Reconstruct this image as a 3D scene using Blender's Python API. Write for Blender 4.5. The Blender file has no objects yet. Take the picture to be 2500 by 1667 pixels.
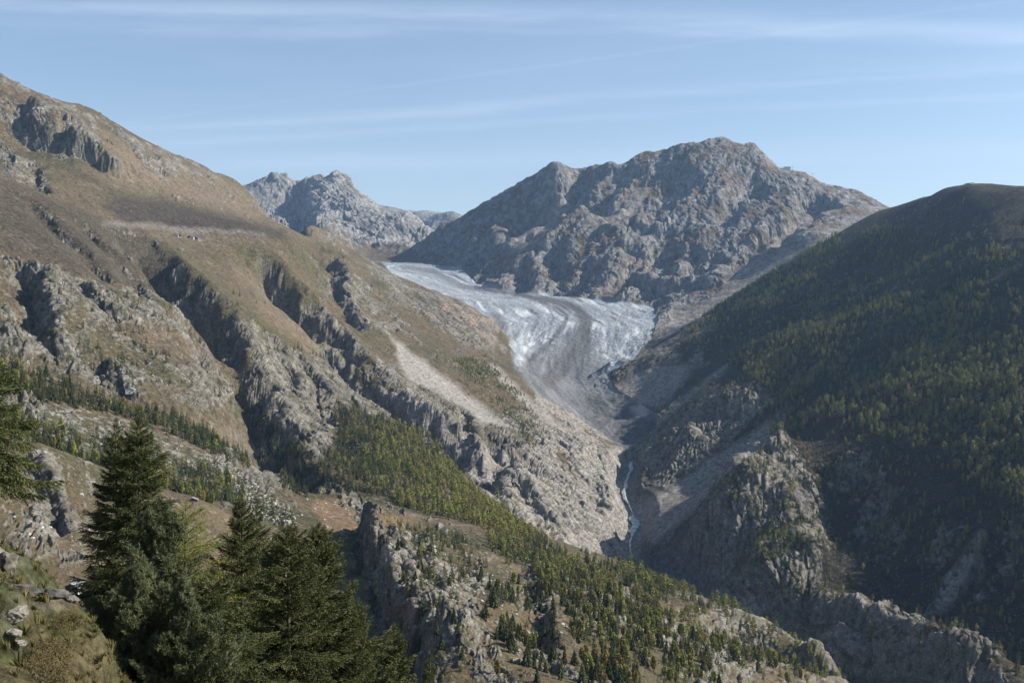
import bpy, math, random
import numpy as np
from math import radians, sin, cos, tan, pi
T0 = __import__("time").time()
random.seed(7)
rng = np.random.default_rng(11)
sc = bpy.context.scene

# ------------------------------------------------------------------ camera, sky, sun, exposure
F = 2680.0                      # focal length in photograph pixels (2500 wide)
PITCH = math.atan(58.5 / F)     # camera looks 1.25 degrees down
cam_d = bpy.data.cameras.new('camera')
cam_d.sensor_width = 36; cam_d.lens = 36 * F / 2500
cam_d.clip_start = 0.5; cam_d.clip_end = 60000
cam = bpy.data.objects.new('camera', cam_d)
sc.collection.objects.link(cam)
cam.rotation_euler = (pi / 2 - PITCH, 0, 0)
sc.camera = cam

SUN_EL, SUN_AZ = radians(33), radians(88)      # azimuth clockwise from the view direction (+Y)
EXPOSURE = 0.93
w = bpy.data.worlds.new('World'); sc.world = w; w.use_nodes = True
nt = w.node_tree; nt.nodes.clear()
def N(nt, t, **kw):
    n = nt.nodes.new(t)
    for k, v in kw.items():
        if k.startswith('i_'): n.inputs[k[2:].replace('_', ' ')].default_value = v
        else: setattr(n, k, v)
    return n
def L(nt, a, b): nt.links.new(a, b)
out = N(nt, 'ShaderNodeOutputWorld'); bg = N(nt, 'ShaderNodeBackground')
bg.inputs['Strength'].default_value = 0.080
sky = N(nt, 'ShaderNodeTexSky', sky_type='NISHITA')
sky.sun_disc = False; sky.sun_elevation = SUN_EL; sky.sun_rotation = SUN_AZ
sky.altitude = 900; sky.air_density = 1.0; sky.dust_density = 1.6; sky.ozone_density = 1.6
# thin cirrus drawn out in long streaks: noise on a flat cloud sheet above, direction / height
geo = N(nt, 'ShaderNodeNewGeometry')
sep = N(nt, 'ShaderNodeSeparateXYZ'); tc = N(nt, 'ShaderNodeTexCoord')
L(nt, tc.outputs['Generated'], sep.inputs[0])
def M(nt, op, a, b=None, c=None, clamp=False):
    n = N(nt, 'ShaderNodeMath', operation=op); n.use_clamp = clamp
    for i, v in enumerate((a, b, c)):
        if v is None: continue
        if isinstance(v, (int, float)): n.inputs[i].default_value = v
        else: L(nt, v, n.inputs[i])
    return n.outputs[0]
zc = M(nt, 'ADD', M(nt, 'MAXIMUM', sep.outputs['Z'], 0.0), 0.10)
cxp = M(nt, 'DIVIDE', sep.outputs['X'], zc); cyp = M(nt, 'DIVIDE', sep.outputs['Y'], zc)
def cloud_layer(rot, sx, sy, scale, lo, hi, seed, detail=7, dist=0.6):
    cb = N(nt, 'ShaderNodeCombineXYZ'); L(nt, cxp, cb.inputs[0]); L(nt, cyp, cb.inputs[1]); cb.inputs[2].default_value = seed
    mp = N(nt, 'ShaderNodeMapping'); mp.inputs['Rotation'].default_value = (0, 0, rot); mp.inputs['Scale'].default_value = (sx, sy, 1)
    L(nt, cb.outputs[0], mp.inputs[0])
    nz = N(nt, 'ShaderNodeTexNoise'); nz.inputs['Scale'].default_value = scale; nz.inputs['Detail'].default_value = detail
    nz.inputs['Roughness'].default_value = 0.55; nz.inputs['Distortion'].default_value = dist
    L(nt, mp.outputs[0], nz.inputs['Vector'])
    mr = N(nt, 'ShaderNodeMapRange', interpolation_type='SMOOTHSTEP'); mr.inputs[1].default_value = lo; mr.inputs[2].default_value = hi
    L(nt, nz.outputs['Fac'], mr.inputs[0]); return mr.outputs[0]
SKY_LAYERS = []
ysafe = M(nt, 'MAXIMUM', sep.outputs['Y'], .05)
az_ = M(nt, 'DIVIDE', sep.outputs['X'], ysafe); el_ = M(nt, 'DIVIDE', sep.outputs['Z'], ysafe)
def wisp(sx, sy, seed, lo, hi, rot=0.0, dist=.3):
    cb = N(nt, 'ShaderNodeCombineXYZ'); L(nt, az_, cb.inputs[0]); L(nt, el_, cb.inputs[1]); cb.inputs[2].default_value = seed
    mp = N(nt, 'ShaderNodeMapping'); mp.inputs['Rotation'].default_value = (0, 0, rot); mp.inputs['Scale'].default_value = (sx, sy, 1); L(nt, cb.outputs[0], mp.inputs[0])
    nz = N(nt, 'ShaderNodeTexNoise'); nz.inputs['Scale'].default_value = 1; nz.inputs['Detail'].default_value = 8; nz.inputs['Roughness'].default_value = .6; nz.inputs['Distortion'].default_value = dist
    L(nt, mp.outputs[0], nz.inputs['Vector']); mr = N(nt, 'ShaderNodeMapRange', interpolation_type='SMOOTHSTEP'); mr.inputs[1].default_value = lo; mr.inputs[2].default_value = hi
    L(nt, nz.outputs['Fac'], mr.inputs[0]); return mr.outputs[0], nz.outputs['Fac']
fac = None
for (e0, sl, wd_, k_, seed) in [(.272, -.030, .010, .22, 1.), (.258, -.015, .005, .12, 6.), (.196, .083, .0075, .06, 2.), (.176, .06, .004, .10, 7.), (.193, .072, .004, .10, 3.), (.224, .137, .0016, .05, 4.), (.145, .02, .012, .08, 5.)]:
    wf, raw = wisp(2.6, 34, seed*3.7, .30, .62, -sl)
    wob = M(nt, 'MULTIPLY', M(nt, 'SUBTRACT', raw, .5), .030 if wd_ > .003 else .004)
    c_ = M(nt, 'SUBTRACT', M(nt, 'ADD', el_, wob), M(nt, 'ADD', M(nt, 'MULTIPLY', az_, sl), e0))
    g_ = M(nt, 'POWER', 2.718, M(nt, 'MULTIPLY', M(nt, 'MULTIPLY', c_, c_), -1/(wd_*wd_)))
    t_ = M(nt, 'MULTIPLY', M(nt, 'MULTIPLY', g_, wf), k_); fac = t_ if fac is None else M(nt, 'ADD', fac, t_)
veil, _r = wisp(1.6, 13, 41.3, .42, .85, -.04)
fac = M(nt, 'ADD', fac, M(nt, 'MULTIPLY', veil, .10))
low_ = M(nt, 'POWER', 2.718, M(nt, 'DIVIDE', M(nt, 'MAXIMUM', sep.outputs['Z'], 0.0), -.11))      # pale air low over the ranges, all round
fac = M(nt, 'ADD', fac, M(nt, 'MULTIPLY', low_, .46), clamp=True)
mx = N(nt, 'ShaderNodeMix', data_type='RGBA')
L(nt, fac, mx.inputs['Factor']); L(nt, sky.outputs[0], mx.inputs['A'])
mx.inputs['B'].default_value = (6.0, 7.0, 8.2, 1)
L(nt, mx.outputs['Result'], bg.inputs['Color']); L(nt, bg.outputs[0], out.inputs['Surface'])

sun_d = bpy.data.lights.new('sun', 'SUN'); sun_d.energy = 4.5; sun_d.angle = radians(0.53); sun_d.color = (1, .94, .85)
sun = bpy.data.objects.new('sun', sun_d); sc.collection.objects.link(sun)
from mathutils import Vector, Matrix
SUND = Vector((sin(SUN_AZ) * cos(SUN_EL), cos(SUN_AZ) * cos(SUN_EL), sin(SUN_EL)))
sun.rotation_euler = SUND.to_track_quat('Z', 'Y').to_euler(); sun.location = (300, -200, 500)
sc.view_settings.view_transform = 'Standard'; sc.view_settings.look = 'None'
sc.view_settings.gamma = 1; sc.view_settings.exposure = EXPOSURE
try: sc.view_settings.use_curve_mapping = False
except Exception: pass

# ------------------------------------------------------------------ helpers: tags, meshes, noise
def link(o): sc.collection.objects.link(o); return o
def tag(o, label=None, cat=None, group=None, kind=None):
    if label: o['label'] = label
    if cat: o['category'] = cat
    if group: o['group'] = group
    if kind: o['kind'] = kind
    return o
def empty(name, loc=(0, 0, 0), rz=0, s=1):
    o = bpy.data.objects.new(name, None); link(o); o.location = loc; o.rotation_euler = (0, 0, rz); o.scale = (s,) * 3
    o.empty_display_size = 0.5
    return o
def mesh_np(name, V, Fc, mat=None, smooth=False, mats=None, midx=None):
    """V (n,3), Fc (m,k) -> mesh"""
    V = np.asarray(V, np.float32); Fc = np.asarray(Fc, np.int32)
    me = bpy.data.meshes.new(name); k = Fc.shape[1]
    me.vertices.add(len(V)); me.vertices.foreach_set('co', V.ravel())
    me.loops.add(Fc.size); me.loops.foreach_set('vertex_index', Fc.ravel())
    me.polygons.add(len(Fc)); me.polygons.foreach_set('loop_start', np.arange(0, Fc.size, k, dtype=np.int32))
    if mat: me.materials.append(mat)
    if mats:
        for m in mats: me.materials.append(m)
        if midx is not None: me.polygons.foreach_set('material_index', np.asarray(midx, np.int32))
    me.update(calc_edges=True)
    me.polygons.foreach_set('use_smooth', np.full(len(Fc), smooth))
    return me
def obj(name, me, parent=None, loc=None):
    o = bpy.data.objects.new(name, me); link(o)
    if parent is not None: o.parent = parent
    if loc is not None: o.location = loc
    return o
class MB:
    """collects triangles/quads (all stored as quads or tris separately)"""
    def __init__(s): s.v = []; s.f = []; s.n = 0
    def add(s, verts, faces):
        b = s.n; s.v.extend(verts); s.n += len(verts)
        s.f.extend([tuple(i + b for i in f) for f in faces])
    def box(s, c, d, rz=0):
        cx, cy, cz = c; dx, dy, dz = d[0] / 2, d[1] / 2, d[2] / 2; vs = []
        for z in (-dz, dz):
            for x, y in ((-dx, -dy), (dx, -dy), (dx, dy), (-dx, dy)):
                vs.append((cx + x * cos(rz) - y * sin(rz), cy + x * sin(rz) + y * cos(rz), cz + z))
        s.add(vs, [(3, 2, 1, 0), (4, 5, 6, 7), (0, 1, 5, 4), (1, 2, 6, 5), (2, 3, 7, 6), (3, 0, 4, 7)])
    def tube(s, pts, rs, n=6):
        vs = []; fs = []
        for i, (p, r) in enumerate(zip(pts, rs)):
            p = Vector(p); a = Vector(pts[min(i + 1, len(pts) - 1)]) - Vector(pts[max(i - 1, 0)])
            a.normalize(); u = a.orthogonal().normalized() if abs(a.z) > .99 else a.cross(Vector((0, 0, 1))).normalized(); q = a.cross(u)
            for k in range(n):
                t = 2 * pi * k / n; vs.append(tuple(p + u * (r * cos(t)) + q * (r * sin(t))))
        for i in range(len(pts) - 1):
            for k in range(n):
                fs.append((i * n + k, i * n + (k + 1) % n, (i + 1) * n + (k + 1) % n, (i + 1) * n + k))
        fs.append(tuple(range(n))[::-1]); fs.append(tuple((len(pts) - 1) * n + k for k in range(n)))
        s.add(vs, fs)
    def mesh(s, name, mat=None, smooth=False):
        me = bpy.data.meshes.new(name); me.from_pydata([tuple(v) for v in s.v], [], s.f)
        if mat: me.materials.append(mat)
        me.polygons.foreach_set('use_smooth', [smooth] * len(me.polygons)); me.update(); return me

_p = np.random.default_rng(5).permutation(256).astype(np.int32); _p = np.concatenate([_p, _p, _p])
_g = np.array([[1,1,0],[-1,1,0],[1,-1,0],[-1,-1,0],[1,0,1],[-1,0,1],[1,0,-1],[-1,0,-1],[0,1,1],[0,-1,1],[0,1,-1],[0,-1,-1],[1,1,0],[-1,1,0],[0,-1,1],[0,-1,-1]], np.float32)
def perlin(x, y, z):
    xf = np.floor(x); yf = np.floor(y); zf = np.floor(z)
    X = xf.astype(np.int32) & 255; Y = yf.astype(np.int32) & 255; Z = zf.astype(np.int32) & 255
    x = (x - xf).astype(np.float32); y = (y - yf).astype(np.float32); z = (z - zf).astype(np.float32)
    u = x*x*x*(x*(x*6-15)+10); v = y*y*y*(y*(y*6-15)+10); w_ = z*z*z*(z*(z*6-15)+10)
    def gr(i, j, k):
        h = _p[_p[_p[X + i] + Y + j] + Z + k] & 15; g = _g[h]
        return g[..., 0]*(x-i) + g[..., 1]*(y-j) + g[..., 2]*(z-k)
    a = gr(0,0,0); a = a + u*(gr(1,0,0)-a); b = gr(0,1,0); b = b + u*(gr(1,1,0)-b)
    c = a + v*(b-a)
    a = gr(0,0,1); a = a + u*(gr(1,0,1)-a); b = gr(0,1,1); b = b + u*(gr(1,1,1)-b)
    d = a + v*(b-a)
    return c + w_*(d-c)
def fbm(x, y, z, s, octv=4, gain=.5, ridged=False):
    """s = wavelength in metres"""
    r = 0; a = 1; t = 0
    for i in range(octv):
        n = perlin(x/s + 17.3*i, y/s + 5.1*i, z/s + 9.7*i)
        if ridged: n = 1 - 2*np.abs(n)*1.35
        r = r + a*n; t += a; a *= gain; s = s*.5
    return r/t*(1.0 if ridged else 1.6)
def worley(x, y, seed=0):
    """flat tilted facets: each cell of ground is one plane at its own tilt; returns height, distance to the cell edge"""
    xi = np.floor(x).astype(np.int32); yi = np.floor(y).astype(np.int32)
    d1 = np.full(x.shape, 9., np.float32); d2 = d1.copy(); h = np.zeros(x.shape, np.float32)
    for a in (-1, 0, 1):
        for b in (-1, 0, 1):
            cx, cy = xi+a, yi+b; k = _p[_p[(cx & 255)]+(cy & 255)] + seed*37
            r1 = _p[k & 255]/255.; r2 = _p[(k+91) & 255]/255.; r3 = _p[(k+17) & 255]/255.-.5; r4 = _p[(k+53) & 255]/255.-.5; r5 = _p[(k+131) & 255]/255.-.5
            ex = x-(cx+r1); ey = y-(cy+r2); d = (ex*ex+ey*ey).astype(np.float32)
            m = d < d1; d2 = np.where(m, d1, np.minimum(d2, d)); d1 = np.where(m, d, d1)
            h = np.where(m, (ex*r3+ey*r4)*1.6+r5*.7, h).astype(np.float32)
    return h, np.sqrt(d2)-np.sqrt(d1)
def sstep(a, b, x):
    t = np.clip((x-a)/(b-a), 0, 1); return t*t*(3-2*t)
CP, SP = cos(PITCH), sin(PITCH)
def unp(px, py, Y):
    xc = (px-1250)/F; zc_ = -(py-833.5)/F; dy = CP + zc_*SP; k = Y/dy
    return np.array([xc*k, Y, (-SP+zc_*CP)*k])
def proj(X, Y, Z):
    dep = Y*CP - Z*SP; up = Y*SP + Z*CP
    return 1250 + F*X/dep, 833.5 - F*up/dep

# ------------------------------------------------------------------ the lie of the land: surveyed points (pixel, pixel, metres away)
LINES = [
 # sky line of the grassy mountain on the left, down to the glacier bank and the gorge
 [(-700,20,4000),(-300,60,4200),(0,180,4400),(20,196,4410),(34,222,4420),(60,228,4430),(95,238,4440),(130,250,4450),(200,262,4500),(225,268,4500),(330,335,4600),(450,387,4750),(560,425,4900),(640,468,5000),(720,532,5050),(800,590,5100),(860,622,5100),(940,662,5000),(1010,700,4900),(1080,722,4750),(1150,748,4600),(1210,790,4400),(1208,835,4200),(1300,925,3850),(1400,1000,3600),(1480,1060,3400),(1530,1100,3230)],
 # middle of that face
 [(-300,350,3500),(60,415,3400),(150,300,4000),(200,400,3800)], [(400,500,3900),(500,480,4300),(620,530,4500)],
 [(0,330,3900),(80,360,3900)],
 # bench with alpine huts
 [(270,547,3250),(350,563,3300),(450,580,3400),(560,585,3480),(640,582,3600),(700,575,3750)],
 # front shoulder
 [(-400,380,2500),(0,440,2720),(130,482,2850),(240,538,2980),(330,568,3080)],
 [(0,520,2450),(0,620,2200)],[(200,650,2350)],[(300,700,2380)],[(430,740,2520),(500,780,2440),(560,880,2200),(600,1000,1980),(625,1080,1850)],
 [(-300,700,1900),(0,750,1950),(200,800,1950),(400,880,1950),(540,1000,1850)],
 [(0,890,1600),(250,960,1600),(450,1050,1600),(600,1140,1600)],
 # rib between the two big gullies
 [(370,570,3150),(460,640,2980),(560,720,2800),(600,800,2620),(640,900,2450),(670,1000,2250),(690,1080,2100),(760,1130,2000)],
 [(560,600,3450),(640,700,3250),(720,770,3130),(800,850,2980),(880,930,2800),(950,985,2650)],
 [(760,900,2650),(850,1020,2380),(950,1080,2280)],
 # right of the second gully
 [(700,590,3900),(760,680,3650),(840,790,3400),(900,870,3180)],
 [(850,700,4050),(960,780,3850),(1010,740,4300),(1100,760,4350)],
 # crest of old side moraine and slope above the tongue
 [(960,840,3450),(1050,870,3500),(1150,880,3700),(1200,900,3750)],
 [(1050,950,3100),(1150,1020,2900),(1250,1090,2750),(1300,1062,2950)],[(1250,960,3400)],[(1380,1080,3150)],
 [(1130,1060,2560),(1260,1135,2420)],
 [(1200,1170,2400),(1300,1200,2450),(1400,1250,2500)],[(1450,1180,2750),(1480,1130,2950)],[(1500,1300,2420),(1450,1360,2250)],
 # forest below the slabs, meadow
 [(900,1080,2150),(1000,1150,2000),(1150,1230,1950),(1300,1320,1880)],
 [(740,1215,1680),(850,1170,1800)],[(800,1250,1500),(850,1257,1500),(1000,1290,1500),(1100,1305,1520)],
 [(700,1260,1360)],[(600,1205,1400)],[(400,1150,1350)],[(200,1055,1350)],[(0,960,1400)],[(650,1180,1480)],
 # brow of the near wooded hill
 [(1400,1340,1800),(1530,1380,1700),(1650,1432,1600),(1800,1492,1500),(1930,1552,1400),(2060,1660,1230),(2150,1760,1100)],
 [(1300,1400,1250),(1500,1500,1080),(1700,1570,1080),(1900,1660,1020)],[(1500,1440,1400)],[(1700,1500,1350)],
 [(1100,1380,1150),(1200,1500,870),(1300,1667,660),(1500,1667,740),(1700,1700,850)],
 # cliff edge beside the meadow, cliff foot, meadow
 [(890,1285,1220),(905,1315,1170),(935,1365,1080),(965,1410,1000),(1010,1490,880),(1060,1600,750),(1110,1720,640)],
 [(872,1300,1240),(905,1400,1090),(930,1500,950),(975,1600,850),(1020,1700,750)],
 [(820,1290,1270),(840,1350,1170),(850,1420,1070),(850,1520,950),(870,1620,850)],
 # near hill on the left with the huts
 [(-200,1080,1000),(0,1078,1000),(100,1082,1000),(200,1132,970),(285,1180,940)],[(400,1195,1050),(500,1225,1050)],[(600,1330,1000)],[(700,1400,900)],
 [(50,1250,800),(150,1350,700),(205,1447,600)],[(350,1350,800)],[(450,1450,700)],[(100,1430,610)],[(450,1600,500)],[(700,1600,600)],
 [(0,1440,560),(100,1480,520)],
 # the glacier
 [(955,648,7550),(1060,670,7100),(1200,705,6600),(1350,728,6150),(1500,745,5850),(1590,755,5750)],
 [(1150,715,6500),(1300,745,5900),(1400,790,5200),(1380,850,4650),(1300,880,4400),(1350,920,4120),(1420,970,3850),(1500,1030,3570),(1540,1085,3340)],
 [(1240,790,5200),(1230,840,4730),(1270,880,4400)],[(1580,800,5100),(1540,860,4560),(1480,905,4200),(1500,960,3900),(1570,1010,3660)],
 # river
 [(1543,1120,3200),(1535,1155,3020),(1512,1185,2900),(1515,1215,2780),(1545,1245,2690),(1550,1290,2580),(1535,1330,2490),(1545,1375,2390)],
 # right bank, wooded slope: lines of equal distance
 [(1600,1132,3000),(1700,1074,3000),(1900,958,3000),(2200,775,3000),(2500,583,3000)],
 [(1650,985,3500),(1800,901,3500),(2000,775,3500),(2200,645,3500),(2400,515,3500)],
 [(1540,925,4000),(1600,889,4000),(1700,832,4000),(1800,775,4000),(2000,658,4000),(2200,547,4000)],
 [(1570,880,4250),(1640,825,4450),(1700,785,4500),(1800,722,4550),(1900,655,4600),(2000,603,4600),(2100,548,4600),(2184,513,4500),(2232,497,4350),(2261,481,4200),(2304,462,4000),(2341,455,3850),(2370,453,3700),(2399,454,3680),(2450,459,3600),(2500,465,3500)],
 [(2500,800,2500),(2200,965,2500),(2000,1095,2500)],[(1700,1268,2500),(1620,1310,2500)],
 [(2500,1000,2100),(2250,1165,2100),(2100,1310,2100)],
 [(2500,1240,1750),(2300,1405,1750),(2180,1500,1780)],
 # lit rock spur and the ridge running out of the picture
 [(1800,960,3050),(1870,1078,2450),(1925,1150,2320),(1950,1250,2170),(1990,1350,2000),(2010,1420,1870),(2060,1452,1770),(2150,1492,1670),(2250,1550,1540),(2350,1602,1430),(2450,1662,1350),(2550,1730,1250)],
 [(1840,1160,2330),(1770,1200,2280),(1760,1300,2200),(1830,1380,2000),(1870,1440,1880)],[(1700,1380,2250)],
 [(1700,1010,3150),(1760,960,3250)],
 # Big rocky mountain across the glacier: foot, middle, crest
 [(1015,640,8200),(1060,645,7650),(1150,690,6900),(1250,715,6500),(1360,728,6200),(1470,740,6000),(1590,750,5850),(1660,790,5300)],
 [(1350,640,6700),(1500,650,6400),(1700,640,6300),(1800,660,5900),(1760,720,5500)],
 [(1200,560,7600),(1400,545,7100),(1600,540,6900),(1800,540,6700),(1950,560,6200),(2000,575,5700)],
 [(1080,555,8350),(1134,529,8250),(1164,511,8200),(1210,485,8150),(1254,462,8080),(1290,440,8000),(1313,427,7960),(1338,411,7900),(1358,402,7880),(1378,409,7900),(1404,420,7950),(1418,425,7950),(1430,418,7900),(1447,410,7880),(1473,408,7850),(1494,396,7800),(1505,402,7800),(1513,412,7800),(1524,404,7780),(1553,377,7700),(1596,366,7680),(1633,361,7650),(1665,353,7620),(1678,364,7620),(1691,355,7600),(1742,350,7560),(1771,341,7520),(1785,338,7500),(1802,354,7500),(1814,346,7480),(1847,351,7450),(1868,370,7420),(1886,391,7400),(1905,406,7380),(1934,413,7350),(1970,428,7320),(1999,451,7270),(2014,459,7250),(2050,461,7220),(2094,469,7150),(2137,490,7000),(2185,513,6800),(2350,575,6500),(2600,620,6300)],
 [(1358,412,7800),(1345,470,7560),(1320,530,7330),(1280,590,7080)],[(1785,350,7430),(1740,430,7180),(1700,500,6950)],[(1596,380,7600),(1570,440,7380),(1540,500,7150)],[(1886,400,7350),(1850,480,7050),(1800,540,6700)],[(1425,440,7830),(1400,490,7660),(1350,550,7450)],
 # far peaks
 [(560,470,11200),(627,447,11000),(669,434,11000),(690,433,11000),(713,445,11000),(742,442,11000),(765,434,11000),(785,430,10950),(798,438,10900),(807,432,10850),(825,426,10800),(838,431,10750),(851,450,10700),(880,474,10600),(903,504,10450),(960,524,10200),(1010,540,9900),(1084,566,9500)],[(825,434,10740),(812,480,10450),(815,530,10100),(850,590,9300)],[(745,450,10900),(700,500,10750),(690,540,10500)],
 [(780,540,9400),(850,570,9000),(900,620,8500),(930,640,8100),(1000,600,8900)],
 [(840,520,9800),(700,520,10000)],
]
FAR = [[(850,520,15500),(895,500,15000),(909,495,15000),(927,504,15000),(949,507,15000),(971,516,14900),(1000,518,14800),(1014,519,14700),(1030,515,14500),(1033,513,14500),(1054,520,14500),(1069,528,14400),(1087,522,14200),(1098,518,14100),(1109,513,14000),(1127,527,14000),(1150,540,14000),(1200,560,14000),(1400,600,14500)],]
WORLD = [ # hidden or outside the picture
 (260,3150,-405),(330,2300,-545),(390,2050,-570),(430,1800,-580),(460,1550,-585),(490,1350,-600),(540,1150,-620),(620,950,-650),(720,700,-680),(820,500,-700),(900,200,-720),
 (690,1500,-478),(730,1350,-490),(760,1200,-500),(900,1000,-400),(1000,1150,-260),(660,1100,-560),
 (350,1300,-470),(420,1000,-500),(500,700,-520),(300,500,-340),(150,500,-230),
 (1000,1500,-215),(1400,1500,30),(1800,1500,250),(2300,1500,400),(1700,3000,370),(2300,3000,430),(1900,4300,330),(2050,3900,360),(2050,3500,400),(2150,3100,430),(1000,800,-350),(1500,800,-10),(2000,800,280),(1400,300,-80),(2500,4500,300),  # unseen right-hand slope, heights shaped to shade the foot and leave the spur sunlit
 (1400,5200,120),(1100,5200,-20),(2200,5600,350),(1800,5500,300),
 (-1500,1000,200),(-1300,500,100),(-800,500,0),(-600,200,-10),(-900,1000,40),(-2000,2000,500),(-2600,3200,800),
 (-500,800,-80),(-700,1500,-50),
 (-1200,6200,300),(-2500,5500,700),(-600,6300,190),(-640,7000,265),(-450,5500,60),(-200,6000,110),(0,5600,20),(-300,7500,350),(-3500,6500,700),(200,7600,300),
 (-3200,9000,500),(-1500,8600,700),(-6000,11500,1600),(-3500,12500,900),(0,11500,600),(0,9500,430),(500,9200,650),(2500,9500,400),(5000,9000,500),
 (0,-30,-1.7),(8,-20,-1.7),(-12,0,2),(-3,0,-1.5),(0,0,-1.75),(4,1,-3),(0,3,-2.2),(-3,5,-1.9),(-25,10,3),(-60,60,6),(-60,0,15),(0,-60,3),(60,-40,-15),(-200,100,20),
 (60,20,-45),(25,8,-14),(150,60,-95),(400,100,-280),
]
NEARP = [(0,1395,23),(90,1424,21),(168,1462,19),(200,1495,16),(0,1500,15),(100,1560,12),(0,1667,8.5),(120,1660,9.0),(60,1440,18),(150,1560,12.5),(215,1705,12.5),(175,1760,9),(250,1700,16),(290,1690,20),(260,1640,23),(330,1800,14)]
NEARW = [(-5.4,15.9,-6.6),(-4.7,12,-5.2),(-5.1,13.6,-6.0),(-5.9,18,-8.0),(-3.9,10.5,-4.6),(-6.6,20.5,-8.6),(-6,23.5,-8.8),(-9,25,-10),(-14,27,-9.4),(-20,28,-8),(-4,17,-7.2),(-5.5,20,-8),(-3,13,-6),(-2.6,10,-4.9),(-1.5,10,-6),(-1,16,-9),(0,6,-4.6),(2,10,-7.5),(-1.4,5,-2.9),(-9,34,-14),(-18,34,-14),(-30,34,-10),(-12,42,-20),(-4,36,-19),(4,30,-18),(10,30,-22),(-25,50,-20),(-20,100,-42),(20,100,-58),(-60,200,-80),(20,200,-100),(-100,350,-118),(50,300,-140),(150,300,-190)]
def dens(line, step):
    o = []
    for a, b in zip(line[:-1], line[1:]):
        A = unp(*a); B = unp(*b); n = max(1, int(math.hypot(a[0]-b[0], a[1]-b[1])/step))
        for i in range(n): o.append(A + (B-A)*i/n)
    o.append(unp(*line[-1])); return o
P = []
for ln in LINES: P += dens(ln, 75)
for ln in FAR: P += dens(ln, 60)
P += [np.array(p, float) for p in WORLD] + [unp(*p) for p in NEARP] + [np.array(p, float) for p in NEARW]
for ln in LINES + FAR:                                   # the land drops away behind every crest
    if any(t in ln for t in [(560,425,4900), (1358,402,7880), (690,433,11000), (1530,1380,1700)]):
        for q in dens([q for q in ln if q[1] < 640 or q[2] < 2000 or q[1] > 1300], 75):
            k = 1.045 if q[1] > 2000 else 1.06
            dY = q[1]*(k-1); P.append(np.array([q[0]*k, q[1]*k, q[2]-.42*dY])); P.append(np.array([q[0]*(2*k-1), q[1]*(2*k-1), q[2]-.9*dY]))
P = np.array(P)
FL = np.array([(-4800,15500,700),(-2500,17000,900),(2000,17000,800),(6000,15000,700),(9000,12000,700),(-9000,14000,900),(-8000,8000,900),(6000,6000,500),(4500,3500,500),(-5000,4500,900),(-5000,2000,700),(4500,1500,600),(0,13000,520),(-1500,13500,500)], float)
P = np.concatenate([P, FL])
# drop near-coincident points
keep = []
for i, p in enumerate(P):
    ok = True
    for j in keep:
        d = math.hypot(P[j][0]-p[0], P[j][1]-p[1])
        if d < 0.006*max(p[1], 60): ok = False; break
    if ok: keep.append(i)
P = P[keep]
cj = np.where(P[:, 1] > 6500, .0045, np.where(P[:, 1] > 3000, .008, .015))*np.maximum(np.abs(P[:, 1]), 16)
def kern(X, Y, out_dtype=np.float64):
    return np.sqrt((X[:, None]-P[None, :, 0])**2 + (Y[:, None]-P[None, :, 1])**2 + cj[None, :]**2)
n = len(P); A = np.zeros((n+1, n+1)); A[:n, :n] = kern(P[:, 0], P[:, 1]); A[:n, n] = 1; A[n, :n] = 1
lam = 0.02*cj
A[:n, :n] -= np.diag(lam)
cf = np.linalg.lstsq(A, np.concatenate([P[:, 2], [0]]), rcond=None)[0]
def base_h(X, Y):
    sh = X.shape; X = X.ravel(); Y = Y.ravel(); r = np.empty(len(X))
    for i in range(0, len(X), 20000):
        r[i:i+20000] = kern(X[i:i+20000], Y[i:i+20000]) @ cf[:n] + cf[n]
    return r.reshape(sh)
print('control points', n)

# coarse grid in (u = X/(Y+40), log-ish Y)
UI = 0.482
NUI, NUO = 1130, 30
u_cols = np.concatenate([-UI - (1.05-UI)*(np.linspace(1, 0, NUO+1)[:-1]**1.5), np.linspace(-UI, UI, NUI), UI + (1.05-UI)*(np.linspace(0, 1, NUO+1)[1:]**1.5)])
Y0 = 40.0                                         # X = u*(Y+Y0/8)
XO = 4.0
NYC = 980
yc = np.concatenate([np.linspace(-3, 8, 24)[:-1], np.exp(np.linspace(math.log(8), math.log(17000), NYC))])
uc = np.unique(np.concatenate([np.linspace(-1.05, -UI, 20), np.linspace(-UI, UI, 420), np.linspace(UI, 1.05, 20)]))
UC, YC = np.meshgrid(uc, yc, indexing='ij')
HC = base_h(UC*(YC+XO), YC)
def samp(G, U, Y):
    """bilinear sample of coarse grid arrays"""
    iu = np.interp(U, uc, np.arange(len(uc))); iy = np.interp(Y, yc, np.arange(len(yc)))
    a = np.clip(iu.astype(int), 0, len(uc)-2); b = np.clip(iy.astype(int), 0, len(yc)-2)
    fu = iu-a; fy = iy-b
    return (G[a, b]*(1-fu)+G[a+1, b]*fu)*(1-fy) + (G[a, b+1]*(1-fu)+G[a+1, b+1]*fu)*fy

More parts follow.
